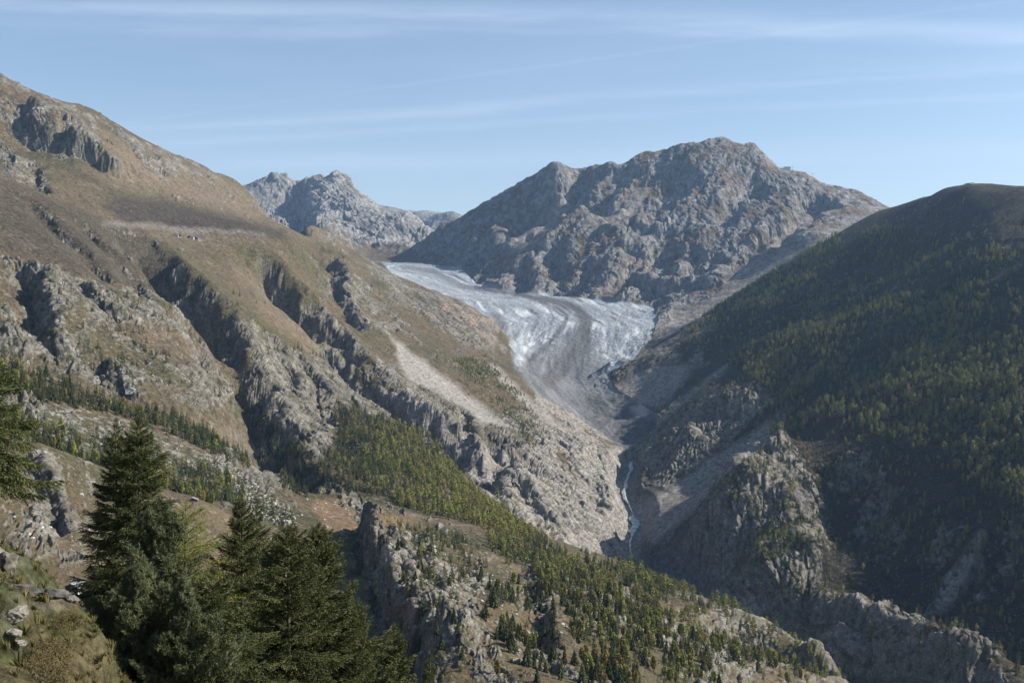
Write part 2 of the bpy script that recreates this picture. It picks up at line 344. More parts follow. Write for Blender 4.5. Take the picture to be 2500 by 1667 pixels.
# ---- strokes: gullies, cliffs and ribs drawn as world polylines found by looking along a pixel onto the land
def cast(px, py, ymin=60):
    """first land point along the sight line of a pixel"""
    ys = np.exp(np.linspace(math.log(ymin), math.log(16500), 1500))
    d = unp(px, py, 1.0); X = d[0]*ys; Z = d[2]*ys
    H = samp(HC, X/(ys+XO), ys); k = np.argmax(H > Z)
    if not (H > Z).any():
        k = int(np.argmax(H - Z))
    return np.array([X[k], ys[k], H[k]])
def seg_dist(X, Y, pts, wid):
    """distance, signed side (+ = right of travel), parameter, width interpolated"""
    D = np.full(X.shape, 1e9); S = np.zeros(X.shape); T = np.zeros(X.shape); W = np.ones(X.shape); tot = len(pts)-1
    for i in range(tot):
        a, b = pts[i], pts[i+1]; dx, dy = b[0]-a[0], b[1]-a[1]; L2 = dx*dx+dy*dy+1e-9
        t = np.clip(((X-a[0])*dx+(Y-a[1])*dy)/L2, 0, 1)
        ex = X-a[0]-t*dx; ey = Y-a[1]-t*dy; d = np.sqrt(ex*ex+ey*ey); m = d < D
        s = np.sign((X-a[0])*dy-(Y-a[1])*dx)
        D = np.where(m, d, D); S = np.where(m, s, S); T = np.where(m, (i+t)/tot, T); W = np.where(m, wid[i]*(1-t)+wid[i+1]*t, W)
    return D, S, T, W
#  kind, pixels, width(s) m, height(s) m ;  travel goes downhill, S>0 is the viewer's left of a downhill-toward-camera line
STROKES = [
 ('gully', [(338,568),(375,612),(430,680),(500,742),(540,800),(585,880),(610,960),(645,1040),(660,1100),(700,1160),(735,1210)], 72, 112),
 ('gully', [(590,600),(650,650),(700,700),(745,760),(800,830),(850,880),(900,925),(960,975),(1040,1020),(1120,1080),(1200,1110),(1280,1150)], 72, 104),
 ('gully', [(800,600),(812,660),(815,720),(850,770),(865,800)], 58, 66),
 ('gully', [(760,720),(800,790),(845,840),(880,880)], 46, 46),
 ('gully', [(85,400),(95,440),(105,475)], 30, 22),
 ('gully', [(1130,1000),(1135,1040),(1150,1070)], 25, 25),
 ('gully', [(1200,1060),(1215,1110),(1290,1130)], 60, 40),
 ('gully', [(75,650),(85,730),(95,790),(110,830)], 30, 26),
 ('gully', [(260,880),(240,905),(250,950)], 14, 12),
 ('cliff', [(60,260),(85,300),(60,330),(120,350),(155,345)], 40, 55),
 ('cliff', [(155,340),(165,365),(200,375),(240,400),(270,430)], 46, 62),
 ('cliff', [(740,760),(800,800)], 20, 10),
 ('cliff', [(255,885),(300,960),(340,985)], 22, 14),
 ('gully', [(1275,640),(1280,700),(1290,715)], 70, 45),
 ('gully', [(1350,590),(1365,660),(1375,720)], 80, 60),
 ('gully', [(1470,640),(1400,700),(1385,725)], 90, 70),
 ('gully', [(1620,590),(1615,640),(1640,700)], 90, 80),
 ('gully', [(1745,620),(1745,660)], 60, 50),
 ('gully', [(1450,430),(1400,480),(1330,540),(1260,600)], 120, 110),
 ('gully', [(1540,410),(1480,480),(1460,540)], 110, 95),
 ('gully', [(1700,400),(1640,480),(1600,520)], 110, 95),
 ('gully', [(2020,470),(1960,530),(1880,600),(1820,660)], 130, 120),
 ('gully', [(1860,430),(1800,500),(1740,560)], 100, 80),
 ('gully', [(770,440),(735,480),(700,520),(670,540)], 150, 190),
 ('gully', [(2100,900),(1960,1010),(1860,1070),(1750,1180),(1650,1260)], 60, 30),
 ('gully', [(1990,880),(1870,990),(1790,1040),(1700,1110)], 50, 30),
 ('gully', [(2020,1120),(2060,1250),(2120,1400)], 80, 30),
 ('gully', [(2400,1280),(2300,1450),(2220,1520)], 60, 30),
 ('gully', [(2280,830),(2150,880),(2050,910)], 60, 26),
 ('gully', [(2200,640),(2050,700),(1950,730)], 60, 24),
 ('gully', [(1480,1120),(1450,1180),(1480,1290)], 25, 16),
 ('gully', [(1150,1120),(1210,1200),(1260,1290)], 26, 20),
 ('gully', [(1260,1180),(1300,1240),(1350,1300)], 26, 20),
 ('cliff', [(885,1283),(905,1340),(945,1420),(985,1500),(1030,1600),(1070,1700)], 13, 30),
 ('cliff', [(70,640),(90,720),(110,800),(150,880)], 26, 30),
 ('cliff', [(200,700),(240,760),(300,800)], 20, 20),
 ('cliff', [(80,1110),(110,1180),(150,1260),(170,1330)], 9, 9),
 ('cliff', [(1700,800),(1640,850),(1560,900),(1495,900)], 45, 46),
 ('cliff', [(1760,930),(1650,1000),(1570,1060)], 34, 30),
 ('cliff', [(1850,955),(1770,1020),(1690,1080),(1620,1110)], 40, 38),
 ('cliff', [(1860,1100),(1790,1170),(1750,1260),(1700,1330)], 36, 34),
 ('rib', [(1872,1082),(1925,1155),(1950,1250),(1985,1350),(2008,1425)], 42, 30),
 ('rib', [(2055,1455),(2150,1495),(2250,1552),(2350,1604),(2450,1664)], 34, 20),
 ('cliff', [(1560,700),(1620,720),(1700,700),(1760,700)], 60, 40),
 ('gully', [(55,470),(140,560),(230,640),(270,700)], 30, 20),
 ('gully', [(170,520),(260,600),(330,680),(370,740)], 30, 20),
 ('gully', [(260,560),(340,660),(420,730)], 24, 10),
 ('gully', [(640,450),(660,500),(700,560)], 40, 14),
 ('gully', [(300,330),(330,380),(420,440)], 40, 16),
 ('gully', [(1640,480),(1560,520),(1480,560)], 90, 60),
 ('gully', [(1100,560),(1090,600),(1110,640)], 100, 60),
 ('gully', [(1200,520),(1180,580),(1190,650)], 100, 60),
 ('gully', [(1560,600),(1540,650),(1550,720)], 80, 60),
 ('gully', [(1690,600),(1690,650),(1700,700)], 80, 60),
 ('cliff', [(1500,590),(1540,560),(1600,570),(1660,560)], 60, 50),
 ('gully', [(640,800),(700,900),(740,1000)], 30, 20),
 ('gully', [(700,840),(770,930),(800,1050)], 26, 18),
 ('gully', [(400,700),(470,800),(500,900)], 30, 16),
 ('gully', [(930,1290),(980,1400),(1030,1560)], 12, 14),
 ('gully', [(1000,1290),(1040,1400),(1090,1540)], 12, 12),
 ('gully', [(1285,1380),(1310,1480),(1320,1590)], 14, 12),
 ('gully', [(1320,1480),(1330,1590),(1350,1650)], 12, 9),
]
def add_strokes(X, Y):
    dh = np.zeros(X.shape); rk = np.zeros(X.shape)
    for kind, px, wd, hg in SW:
        x0, x1 = min(p[0] for p in px)-5*wd, max(p[0] for p in px)+5*wd
        y0, y1 = min(p[1] for p in px)-5*wd, max(p[1] for p in px)+5*wd
        m = (X > x0) & (X < x1) & (Y > y0) & (Y < y1)
        if not m.any(): continue
        x, y = X[m], Y[m]
        jit = perlin(x/(wd*1.5), y/(wd*1.5), x*0+3.3)*wd*.7 + perlin(x/(wd*.45), y/(wd*.45), x*0+7.3)*wd*.35; amp_ = 1+.9*perlin(x/(wd*2.2), y/(wd*2.2), x*0+8.8)
        D, S, T, W = seg_dist(x + jit, y - jit*.5, px, [wd]*len(px))
        tap = sstep(0, .12, T)*sstep(1.0, .85, T)
        sd = D*S/wd                                   # <0 : right of gully (steep, shaded wall)
        if kind == 'gully':
            prof = np.where(sd > 0, -np.exp(-(sd*0.9)**2*1.0), -np.exp(-(sd*1.35)**2))
            # a raised rib along the steep side
            rib = .38*np.exp(-((sd+1.05)*1.6)**2)
            h = hg*amp_*(prof+rib*.5)*tap
            k = np.exp(-((sd+.5)*2.0)**2)*tap*np.clip(amp_, 0, 1)
        elif kind == 'rib':
            h = hg*amp_*np.exp(-(sd*1.1)**2)*tap; k = np.exp(-(sd*1.0)**2)*tap
        else:
            h = hg*(sstep(.5, -.5, sd)*np.exp(-(np.maximum(-sd, 0)/3.)**2)*1.0 - .3*np.exp(-((sd-.6)*1.5)**2))*tap
            k = np.exp(-(sd*1.2)**2)*tap
        dh[m] += h; rk[m] = np.maximum(rk[m], k)
    return dh, rk
SW = []
for kind, px, wd, hg in STROKES:
    SW.append((kind, [cast(*q)[:2] for q in px], wd, hg))

# ---- adaptive rows: as many as the eye can use
vC = HC/np.maximum(YC, 1.0)
vC[:, yc < 5] = vC[:, [int(np.argmax(yc >= 5))]]
run = np.maximum.accumulate(np.where(yc[None, :] > 5, np.clip(vC, -.36, None), -9), axis=1)
vis = vC >= run - 0.006
dv = np.abs(np.diff(vC, axis=1)); dl = np.diff(np.log(np.maximum(yc, 5)+3))[None, :]
inf = (vC[:, :-1] > -.37) | (vC[:, 1:] > -.37)
mid_ = (sstep(300, 700, yc)*sstep(9500, 8000, yc))[None, :-1]
wgt = np.where(vis[:, :-1] & inf, dv + (.012+.055*mid_)*dl, np.where(inf, dv*.18+(.008+.03*mid_)*dl, .003*dl)) + 1e-6
def blur(a, k, ax):
    for _ in range(2):
        c = np.cumsum(np.insert(np.pad(a, [(k, k) if i == ax else (0, 0) for i in range(2)], mode='edge'), 0, 0, axis=ax), axis=ax)
        a = (np.take(c, np.arange(2*k+1, c.shape[ax]), axis=ax) - np.take(c, np.arange(0, c.shape[ax]-2*k-1), axis=ax))/(2*k+1)
    return a
wgt = blur(blur(wgt, 5, 0), 2, 1)
NR = 1080
cum = np.concatenate([np.zeros((len(uc), 1)), np.cumsum(wgt, axis=1)], axis=1); cum /= cum[:, -1:]
Yr = np.stack([np.interp(np.linspace(0, 1, NR), cum[i], yc) for i in range(len(uc))])
iu = np.interp(u_cols, uc, np.arange(len(uc))); a0 = np.clip(iu.astype(int), 0, len(uc)-2); fu = (iu-a0)[:, None]
Yg = Yr[a0]*(1-fu) + Yr[a0+1]*fu
Ug = np.repeat(u_cols[:, None], NR, axis=1)
Xg = Ug*(Yg+XO)
Zg = samp(HC, Ug, Yg)
dhs, rks = add_strokes(Xg, Yg)
RIV = dens([(1543,1120,3200),(1535,1155,3020),(1512,1185,2900),(1515,1215,2780),(1545,1245,2690),(1550,1290,2580),(1535,1330,2490),(1545,1375,2390)], 40) + [np.array((330., 2300, -545)), np.array((390., 2050, -570))]
_c = np.array([p[:2] for p in RIV]); DR, SR, TR, _ = seg_dist(Xg, Yg, [tuple(p) for p in _c], [1]*len(_c))
RBZ = np.array([p[2] for p in RIV]); bedz = np.interp(TR, np.linspace(0, 1, len(RIV)), RBZ)
bedm = np.exp(-(DR/26)**4)
dhs = dhs + 38*sstep(20, 62, DR)*np.exp(-(DR/230)**2)*sstep(3300, 3100, Yg)*sstep(1500, 2300, Yg)
Zb = Zg + dhs; Zb = Zb + (bedz - 7 - Zb)*bedm
PX, PY = proj(Xg, np.maximum(Yg, 1), Zb)

JX = np.zeros(PX.shape, np.float32); JY = JX.copy()
def poly_mask(poly, soft=6, y0=0, y1=1e9):
    """soft mask of a traced outline, held to a range of distances"""
    m = np.zeros(PX.shape, np.float32); xs = [p[0] for p in poly]; ys = [p[1] for p in poly]
    sel = (PX > min(xs)-soft*3) & (PX < max(xs)+soft*3) & (PY > min(ys)-soft*3) & (PY < max(ys)+soft*3) & (Yg > y0) & (Yg < y1)
    x, y = PX[sel]+JX[sel], PY[sel]+JY[sel]; ins = np.zeros(x.shape, bool); D = np.full(x.shape, 1e9)
    for (ax, ay), (bx, by) in zip(poly, poly[1:]+poly[:1]):
        c = ((ay > y) != (by > y)); xi = (bx-ax)*(y-ay)/((by-ay) if by != ay else 1e-9)+ax
        ins ^= c & (x < xi)
        dx, dy = bx-ax, by-ay; t = np.clip(((x-ax)*dx+(y-ay)*dy)/(dx*dx+dy*dy+1e-9), 0, 1)
        D = np.minimum(D, np.hypot(x-ax-t*dx, y-ay-t*dy))
    m[sel] = np.clip(.5 + np.where(ins, D, -D)/(2*soft), 0, 1); return m
def line_mask(pts, wd, y0=0, y1=1e9, hard=False):
    m = np.zeros(PX.shape, np.float32); wmax = max(wd)
    xs = [p[0] for p in pts]; ys = [p[1] for p in pts]
    sel = (PX > min(xs)-wmax*3) & (PX < max(xs)+wmax*3) & (PY > min(ys)-wmax*3) & (PY < max(ys)+wmax*3) & (Yg > y0) & (Yg < y1)
    D, S, T, W = seg_dist(PX[sel], PY[sel], pts, wd)
    m[sel] = np.exp(-(D/W)**(4 if hard else 2)); return m

# ---- where things are
GL = [(930,640),(1060,645),(1135,662),(1160,690),(1235,708),(1360,722),(1470,733),(1595,748),(1605,790),(1585,835),(1545,880),(1485,912),(1500,950),(1545,980),(1610,1010),(1600,1050),(1545,1095),(1520,1095),(1400,1010),(1300,960),(1150,860),(1150,780),(1000,720)]
gmask = poly_mask(GL, 5, 3250, 8600)
# the glacier keeps to its trough: not on the bank in front (bank is nearer than the ice at the same pixel)
yice = np.interp(PY, [640,645,700,725,750,800,850,900,950,1000,1050,1090], [7700,7600,6700,6200,5800,5100,4650,4250,3950,3700,3480,3320])
gmask = sstep(.25, .75, gmask*sstep(.90, .955, Yg/yice)).astype(np.float32)
_x, _y, _z = Xg.astype(np.float32), Yg.astype(np.float32), Zb.astype(np.float32)
_w = np.clip(_y*.022, 4, 90)
JX = (fbm(_x/_w, _y/_w, _z/_w, 1, 4, .6)*11).astype(np.float32); JY = (fbm(_x/_w+50, _y/_w, _z/_w, 1, 4, .6)*9).astype(np.float32)
left_side = sstep(60, -60, Xg - np.interp(Yg, [0,1000,1350,2050,2390,3000,3400,4200,5000,6000,8500], [900,720,620,400,270,300,380,150,-50,-150,-800]))
far = sstep(8300, 8900, Yg)
bett = (Yg > 4650)*(1-far)*(1-left_side)
rslope = (Yg > 300)*(Yg <= 4650)*(1-left_side)
NOISE_N = None
# ---- relief: rock structure, knolls, gully ribs, in metres, on the real ground (grows out along the slope normal)
def normals(X, Y, Z):
    ax = np.stack([np.gradient(X, axis=0), np.gradient(Y, axis=0), np.gradient(Z, axis=0)], -1)
    ay = np.stack([np.gradient(X, axis=1), np.gradient(Y, axis=1), np.gradient(Z, axis=1)], -1)
    n_ = np.cross(ax, ay); n_ /= np.linalg.norm(n_, axis=-1, keepdims=True)+1e-12
    return n_.astype(np.float32)
Nb = normals(Xg, Yg, Zb)
X32, Y32, Z32 = Xg.astype(np.float32), Yg.astype(np.float32), Zb.astype(np.float32)
near = sstep(90, 45, Yg)
none_ = sstep(120, 420, Yg)
sx = np.where(left_side > .5, 1, -1)
lsg = np.where(left_side > .5, 1., -1.)
acr = (X32*.90 + Y32*.44*lsg).astype(np.float32)
acr = np.where((Yg > 4650) & (left_side < .5), X32*.97-Y32*.2, acr).astype(np.float32)
aln = (Y32*.9 - X32*.44*lsg).astype(np.float32)
# rock amount by region
rock = np.full(PX.shape, .30, np.float32)
def setm(arr, m, v): arr += (v-arr)*m
UPPER = [(0,170),(560,420),(860,610),(760,560),(640,480),(420,440),(250,330),(200,400),(60,330),(0,300)]
setm(rock, poly_mask(UPPER, 25, 3500), .62)
setm(rock, poly_mask([(0,340),(60,380),(110,460),(100,480),(0,440)], 8, 2900, 4500), .75)
SMOOTH1 = [(0,445),(130,482),(345,570),(430,660),(520,780),(440,740),(330,700),(220,680),(60,630),(0,610)]
setm(rock, poly_mask(SMOOTH1, 12, 1800, 3400), .10)
HEATH = [(300,480),(420,500),(560,530),(700,565),(690,580),(640,580),(560,575),(450,565),(290,535),(250,500)]
heath = poly_mask(HEATH, 8, 3300, 4700); setm(rock, heath, .06)
setm(rock, poly_mask([(345,545),(480,560),(640,590),(700,690),(760,780),(860,900),(900,960),(820,880),(700,800),(600,740),(520,700),(430,640)], 10, 2200, 3700), .17)
setm(rock, poly_mask([(0,620),(200,660),(450,760),(540,870),(580,960),(540,1010),(380,980),(250,960),(0,900)], 14, 1500, 2700), .66)
setm(rock, poly_mask([(600,780),(700,840),(820,900),(880,940),(950,1000),(930,1050),(800,1000),(815,1080),(800,1130),(700,1080),(650,1010),(620,900)], 8, 1700, 3000), .84)
setm(rock, poly_mask([(640,890),(700,900),(790,1080),(800,1120),(700,1070),(650,1000)], 8, 1700, 3000), .95)
setm(rock, poly_mask([(820,640),(900,680),(1010,800),(960,830),(880,800),(820,720)], 10, 3000), .7)
setm(rock, poly_mask([(880,620),(1000,690),(1160,750),(1220,790),(1210,870),(1140,840),(1050,780),(960,740)], 8, 3000), .85)
setm(rock, poly_mask([(920,870),(960,900),(1000,940),(1130,980),(1150,1060),(1100,1040),(1000,990),(930,950)], 5, 2300, 3700), 1)
setm(rock, poly_mask([(1130,1010),(1300,1000),(1330,1060),(1280,1120),(1230,1130),(1140,1080)], 5, 2300, 3400), .9)
SLAB = [(1300,950),(1400,1000),(1540,1100),(1510,1170),(1545,1240),(1540,1385),(1450,1370),(1320,1320),(1200,1230),(1130,1130),(1050,1060),(930,960),(1000,960),(1130,1060),(1280,1130),(1310,1060)]
slab = poly_mask(SLAB, 6, 1800, 4000); setm(rock, slab, .90)
setm(rock, poly_mask([(0,1080),(290,1180),(300,1400),(150,1420),(0,1350)], 8, 560, 1060), .42)
setm(rock, poly_mask([(560,1080),(660,1120),(730,1240),(700,1300),(620,1220),(480,1170)], 8, 1100, 1700), .65)
KNOB = [(870,1290),(960,1280),(1100,1290),(1130,1400),(1100,1700),(900,1700)]
setm(rock, poly_mask(KNOB, 10, 600, 1400), .46)
setm(rock, poly_mask([(1200,1300),(1530,1380),(1800,1490),(2060,1660),(2060,1700),(1100,1700),(1130,1400)], 8, 600, 1900), .50)
setm(rock, poly_mask([(1640,1430),(1800,1490),(1930,1550),(2080,1680),(1560,1690),(1560,1500)], 8, 600, 1900), .72)
setm(rock, poly_mask([(740,1240),(820,1240),(870,1270),(880,1400),(900,1650),(820,1650),(800,1350),(740,1300)], 6, 700, 1700), .02)
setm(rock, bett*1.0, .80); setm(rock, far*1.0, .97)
setm(rock, (rslope*(1-poly_mask([(1540,1090),(1640,1000),(1700,850),(1800,870),(1900,900),(1870,1060),(1940,1100),(2000,1400),(2480,1667),(1900,1700),(1540,1400)], 10, 1200, 4300))).astype(np.float32), .25)
setm(rock, poly_mask([(1520,880),(1600,800),(1760,790),(1740,860),(1640,960),(1520,940),(1490,900)], 10, 3300, 4650), .8)
setm(rock, poly_mask([(1560,1080),(1700,960),(1850,930),(1880,960),(1780,1080),(1620,1200),(1560,1130)], 8, 2500, 4000), .9)
setm(rock, poly_mask([(1870,1070),(1940,1100),(2000,1300),(2010,1420),(2100,1460),(2460,1667),(1900,1667),(1700,1400),(1640,1390),(1740,1180)], 8, 1200, 2600), .95)
SCREE = [[(955,830),(985,845),(1120,950),(1260,1050),(1170,1030),(1060,955),(1000,930)],
         [(1195,890),(1215,895),(1330,1010),(1400,1070),(1330,1030),(1240,950)],
         [(1000,1000),(1090,1030),(1200,1110),(1270,1150),(1180,1150),(1080,1080)],
         [(1900,1010),(1960,990),(1860,1090),(1740,1200),(1600,1330),(1560,1290),(1540,1240),(1640,1190),(1780,1090)],
         [(1930,800),(1960,770),(1780,900),(1640,1010),(1570,1080),(1560,1060),(1640,990),(1760,900)],
         [(1640,780),(1700,740),(1830,680),(1900,610),(2000,590),(1900,660),(1790,735),(1700,790)],
         [(1490,960),(1560,900),(1700,890),(1620,1000),(1540,990)],
         [(2060,500),(1980,560),(1870,640),(1780,700),(1760,690),(1880,590),(1980,520)],
         [(1390,460),(1400,480),(1360,550),(1300,610),(1240,640),(1260,590)],
         [(1560,470),(1600,440),(1540,540),(1480,560),(1420,560)],
         [(900,960),(1010,1050),(1130,1110),(1240,1150),(1130,1140),(1040,1080)],
         [(2390,1290),(2410,1300),(2340,1430),(2270,1500),(2240,1500),(2310,1400)],
         [(640,570),(280,552),(250,543),(300,545),(450,568)]]
scree = np.zeros(PX.shape, np.float32)
for s in SCREE: scree = np.maximum(scree, poly_mask(s, 9, 1300, 8200))
setm(rock, scree, .25)
rock = np.clip(rock + rks.astype(np.float32)*.6, 0, 1)
ls = np.where(far > .5, 3.0, np.where(bett > .5, 1.6, np.where(rslope > .5, 1.0, 1.0))).astype(np.float32)
ls = (ls*np.where(Yg < 1950, .35+.65*sstep(500, 1950, Yg), 1)).astype(np.float32)
rockvar = .7*fbm(X32, Y32, Z32, 170, 3) + .75*fbm(acr/ls, aln*.4/ls, Z32*.5, 48, 3) + .55*fbm(X32/ls, Y32/ls, Z32/ls, 13, 3)
rm = sstep(.56, .68, rock + rockvar*.60)                   # bare rock here or turf
rm *= (1-gmask)
# amplitude scale follows the relief the regions have
sz = np.clip(Yg/2400, .28, 2.2).astype(np.float32)          # nearer ground shows smaller blocks
disp = np.zeros(PX.shape, np.float32)
# broad ribs and hollows running down the fall line
n1 = fbm(acr, aln*.30, Z32*.3, 190, 4, .55, True)
n2 = fbm(X32+31, Y32, Z32, 75, 5, .55)
n3 = fbm(acr, aln*.40, Z32*.5, 34, 4, .6, True)
wx = acr + 18*perlin(X32/60, Y32/60, Z32/60); wy = aln + 18*perlin(X32/60+9, Y32/60, Z32/60)
w1, e1 = worley(wx/(52*ls), wy/(120*ls), 1); w2, e2 = worley((wx+wy*.3)/(20*ls), wy/(42*ls), 2); w3, e3 = worley((wx-wy*.2)/(8.5*ls), wy/(15*ls), 3)
sl_ = 1-Nb[..., 2]
disp += n1*8*ls*(.35+.65*rock) + n2*5*ls*(.3+.7*rock)
disp += rm*ls*(w1*10 + w2*5.5 + w3*2.4 + 1.6)*np.where(bett > .5, .72, 1).astype(np.float32)
disp += (1-rm)*ls*(w2*1.8 + w3*.7)*(.3+rock)
n4 = fbm(X32/ls, Y32/ls+7, Z32*1.3/ls, 11, 4, .6, True)
disp += n4*.9*(.22+rm)*ls*(1-scree*.6)
disp -= rm*ls*(3.0*sstep(.10, 0, e2) + 1.5*sstep(.12, 0, e3) + 4.5*sstep(.06, 0, e1)*(w1 > -.1))
st = (acr + .3*Z32 + 7*n2*2)/(11*ls); st = np.abs(st-np.floor(st)-.5)*2
disp += rm*ls*(st-.5)*2.6*(.35+.65*np.maximum(slab, sstep(.8, .9, rock)))
rsn = fbm(X32, Y32, Z32, 430, 3); disp += rslope.astype(np.float32)*rsn*42*sstep(350, 900, Yg)*sstep(300, 500, DR)
disp += rslope.astype(np.float32)*fbm(X32+70, Y32, Z32, 120, 3)*9*sstep(200, 400, DR)
# larger structure of the big mountains
fm = (far+bett).clip(0, 1).astype(np.float32)
n6 = fbm(X32*.85-Y32*.5, (X32*.5+Y32*.85)*.32, Z32*.4, 520, 4, .5, True); n7 = fbm(X32*1+900, Y32, Z32, 300, 4, .55, True)
disp += fm*(n6-.28)*(52+30*far.astype(np.float32)) + fm*(n7-.28)*13
crest = (line_mask([(q[0], q[1]) for q in LINES[42]], [16]*len(LINES[42]), 6000, 8600) if False else 0)
for ln in LINES + FAR:
    if any(t in ln for t in [(560,425,4900), (1358,402,7880), (690,433,11000), (2370,453,3700), (1109,513,14000), (1530,1380,1700), (2010,1420,1870)]):
        fy = min(q[2] for q in ln)*.9
        cm = line_mask([(q[0], q[1]+10) for q in ln], [24]*len(ln), fy, 17000)
        disp *= 1-(.75 if fy > 9000 else .30 if fy > 5000 else .62)*cm
        if (2370,453,3700) in ln: disp *= 1-.85*line_mask([(q[0], q[1]+20) for q in ln], [55]*len(ln), fy, 17000)
disp *= (1-gmask)*(1-near)*none_.astype(np.float32)
disp *= (1-.85*poly_mask([(740,1240),(820,1240),(870,1270),(880,1400),(900,1650),(820,1650),(800,1350),(740,1300)], 10, 700, 1700))
disp *= (1-.6*scree)
disp *= (1-.9*bedm.astype(np.float32))
# ice: crevasse fields and long flow ridges
gc = [(1020,662),(1200,712),(1330,738),(1420,790),(1400,860),(1400,930),(1470,1010),(1540,1080)]
gcw = [cast(*q)[:2] for q in gc]
Dg, Sg, Tg, _w = seg_dist(X32, Y32, gcw, [1]*len(gcw))
flow = (Dg*Sg).astype(np.float32); along = (Tg*4800).astype(np.float32)
crev = fbm(flow, along*1.6, Z32*0, 70, 5, .6, True)
crevm = np.clip(poly_mask([(1450,735),(1600,750),(1600,860),(1480,920),(1440,820)], 25)+poly_mask([(1200,740),(1330,760),(1380,850),(1280,870),(1200,790)], 20)+.25, 0, 1)
flowr = fbm(flow, along*.06, Z32*0, 60, 4, .6, True)
snout = poly_mask([(1420,960),(1620,980),(1600,1060),(1540,1100),(1440,1030)], 15, 3000, 4200)
disp += gmask*(crev*6.5*crevm + fbm(X32, Y32, Z32, 26, 4, .6)*2.6 + flowr*4*(1-snout) + snout*(fbm(X32, Y32, Z32, 90, 5, .6)*16))
# foreground bank: humps, stones
dn = fbm(X32, Y32, Z32, 2.6, 4, .5)*.30 + fbm(X32, Y32, Z32, .7, 3, .5)*.07
disp += near*dn
# ledge of dark rock sticking out of the bank
rockn = poly_mask([(0,1362),(50,1375),(60,1410),(30,1430),(0,1425)], 6, 5, 45) + poly_mask([(5,1430),(60,1425),(190,1450),(185,1480),(100,1500),(20,1470)], 6, 5, 45) + poly_mask([(0,1480),(62,1492),(40,1540),(75,1580),(60,1590),(0,1530)], 6, 5, 45)
rockn = np.clip(rockn, 0, 1)
rockn *= .12
XYZ = np.stack([Xg, Yg, Zb], -1) + Nb*disp[..., None]
NF = normals(XYZ[..., 0], XYZ[..., 1], XYZ[..., 2])
steep = 1-NF[..., 2]
curv = disp - blur(blur(disp, 3, 0), 3, 1)

# ---- colours of turf, rock, ice as vertex colour (albedo only)
def C3(*c): return np.array(c, np.float32)
def mixc(a, b, m): return a + (b-a)*m[..., None]
col = np.zeros(PX.shape+(3,), np.float32)
v1 = fbm(X32, Y32, Z32, 240, 4); v2 = fbm(X32+99, Y32, Z32, 45, 4); v3 = fbm(acr, aln*.25, Z32*.3, 26, 4); v4 = fbm(X32, Y32+44, Z32, 9, 3)
GR_OCH, GR_GRN, GR_DRK, GR_TAN = C3(.128,.096,.054), C3(.080,.078,.036), C3(.055,.046,.032), C3(.168,.130,.084)
col[:] = GR_OCH
col = mixc(col, GR_GRN, sstep(-.25, .35, v1+.5*v2)*.75)
col = mixc(col, GR_DRK, sstep(.0, .5, v3+.5*v4)*.55)
col = mixc(col, GR_TAN, sstep(.15, .6, v2-.5*v1)*.6)
TAN = [[(250,330),(560,430),(820,600),(700,560),(560,520),(400,480),(260,440)],[(250,540),(450,560),(640,580),(560,600),(460,600)],[(560,640),(700,720),(800,830),(860,900),(740,850),(640,760)],[(440,1010),(640,1070),(660,1120),(560,1100)],[(600,420),(760,540),(840,600),(740,560)]]
for t in TAN: col = mixc(col, C3(.182,.142,.095)*(1+.35*v2[..., None]), poly_mask(t, 18, 1500, 5300)*.75)
col = mixc(col, C3(.068,.055,.040)*(1+.3*v2[..., None]), np.clip(heath*1.0 + poly_mask(SMOOTH1, 14, 1800, 3400)*.80, 0, 1))
col = mixc(col, C3(.20,.135,.075)*(1+.3*v4[..., None]), poly_mask([(775,1215),(850,1225),(880,1275),(870,1295),(800,1300),(760,1240)], 6, 1000, 2000) + poly_mask([(900,1270),(1000,1255),(1040,1270),(960,1290)], 5, 1000, 2000)*.7)
col = mixc(col, C3(.098,.098,.040)*(1+.2*v4[..., None]), poly_mask([(790,1310),(870,1300),(890,1400),(920,1700),(800,1700)], 8, 600, 1300)*.9)
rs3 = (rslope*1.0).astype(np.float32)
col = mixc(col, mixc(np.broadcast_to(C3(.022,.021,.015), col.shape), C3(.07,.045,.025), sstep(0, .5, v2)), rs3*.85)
# rock
ROCK = mixc(np.broadcast_to(C3(.195,.18,.152), col.shape), C3(.275,.255,.22), sstep(-.2, .5, v2+.4*v4))
ROCK = mixc(ROCK, C3(.125,.108,.088), sstep(-.05, .5, v3)*.8)
ROCK = mixc(ROCK, C3(.115,.108,.058), sstep(.0, .35, fbm(X32, Y32, Z32+500, 22, 4))*.75)      # lichen and thin turf
pink = np.clip(poly_mask([(1090,720),(1160,745),(1225,800),(1205,840),(1150,800),(1060,750)], 8, 3500)+poly_mask([(1330,960),(1420,1010),(1540,1100),(1520,1150),(1400,1060)], 10, 3000)+poly_mask([(1120,640),(1500,700),(1460,740),(1200,700)], 20, 5500)*.6+poly_mask([(1640,800),(1760,800),(1700,880)], 10, 3300, 4650)*.6, 0, 1)
ROCK = mixc(ROCK, C3(.36,.25,.19), pink*sstep(-.1, .5, v2+v4)*.8)
ROCK = mixc(ROCK, C3(.36,.335,.30)*(1+.4*v4[..., None]), slab*.65)
ROCK = mixc(ROCK, C3(.265,.262,.258)*(1+.55*v2[..., None]), bett[..., None][..., 0]*.8)
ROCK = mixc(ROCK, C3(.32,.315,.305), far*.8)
col = mixc(col, ROCK, np.clip(rm + sstep(.55, .8, steep)*.5*(1-heath), 0, 1))
bw = sstep(-.1, .5, v1+.7*v2)*bett.astype(np.float32)*sstep(.62, .4, steep)
col = mixc(col, C3(.165,.105,.065), bw*.65)
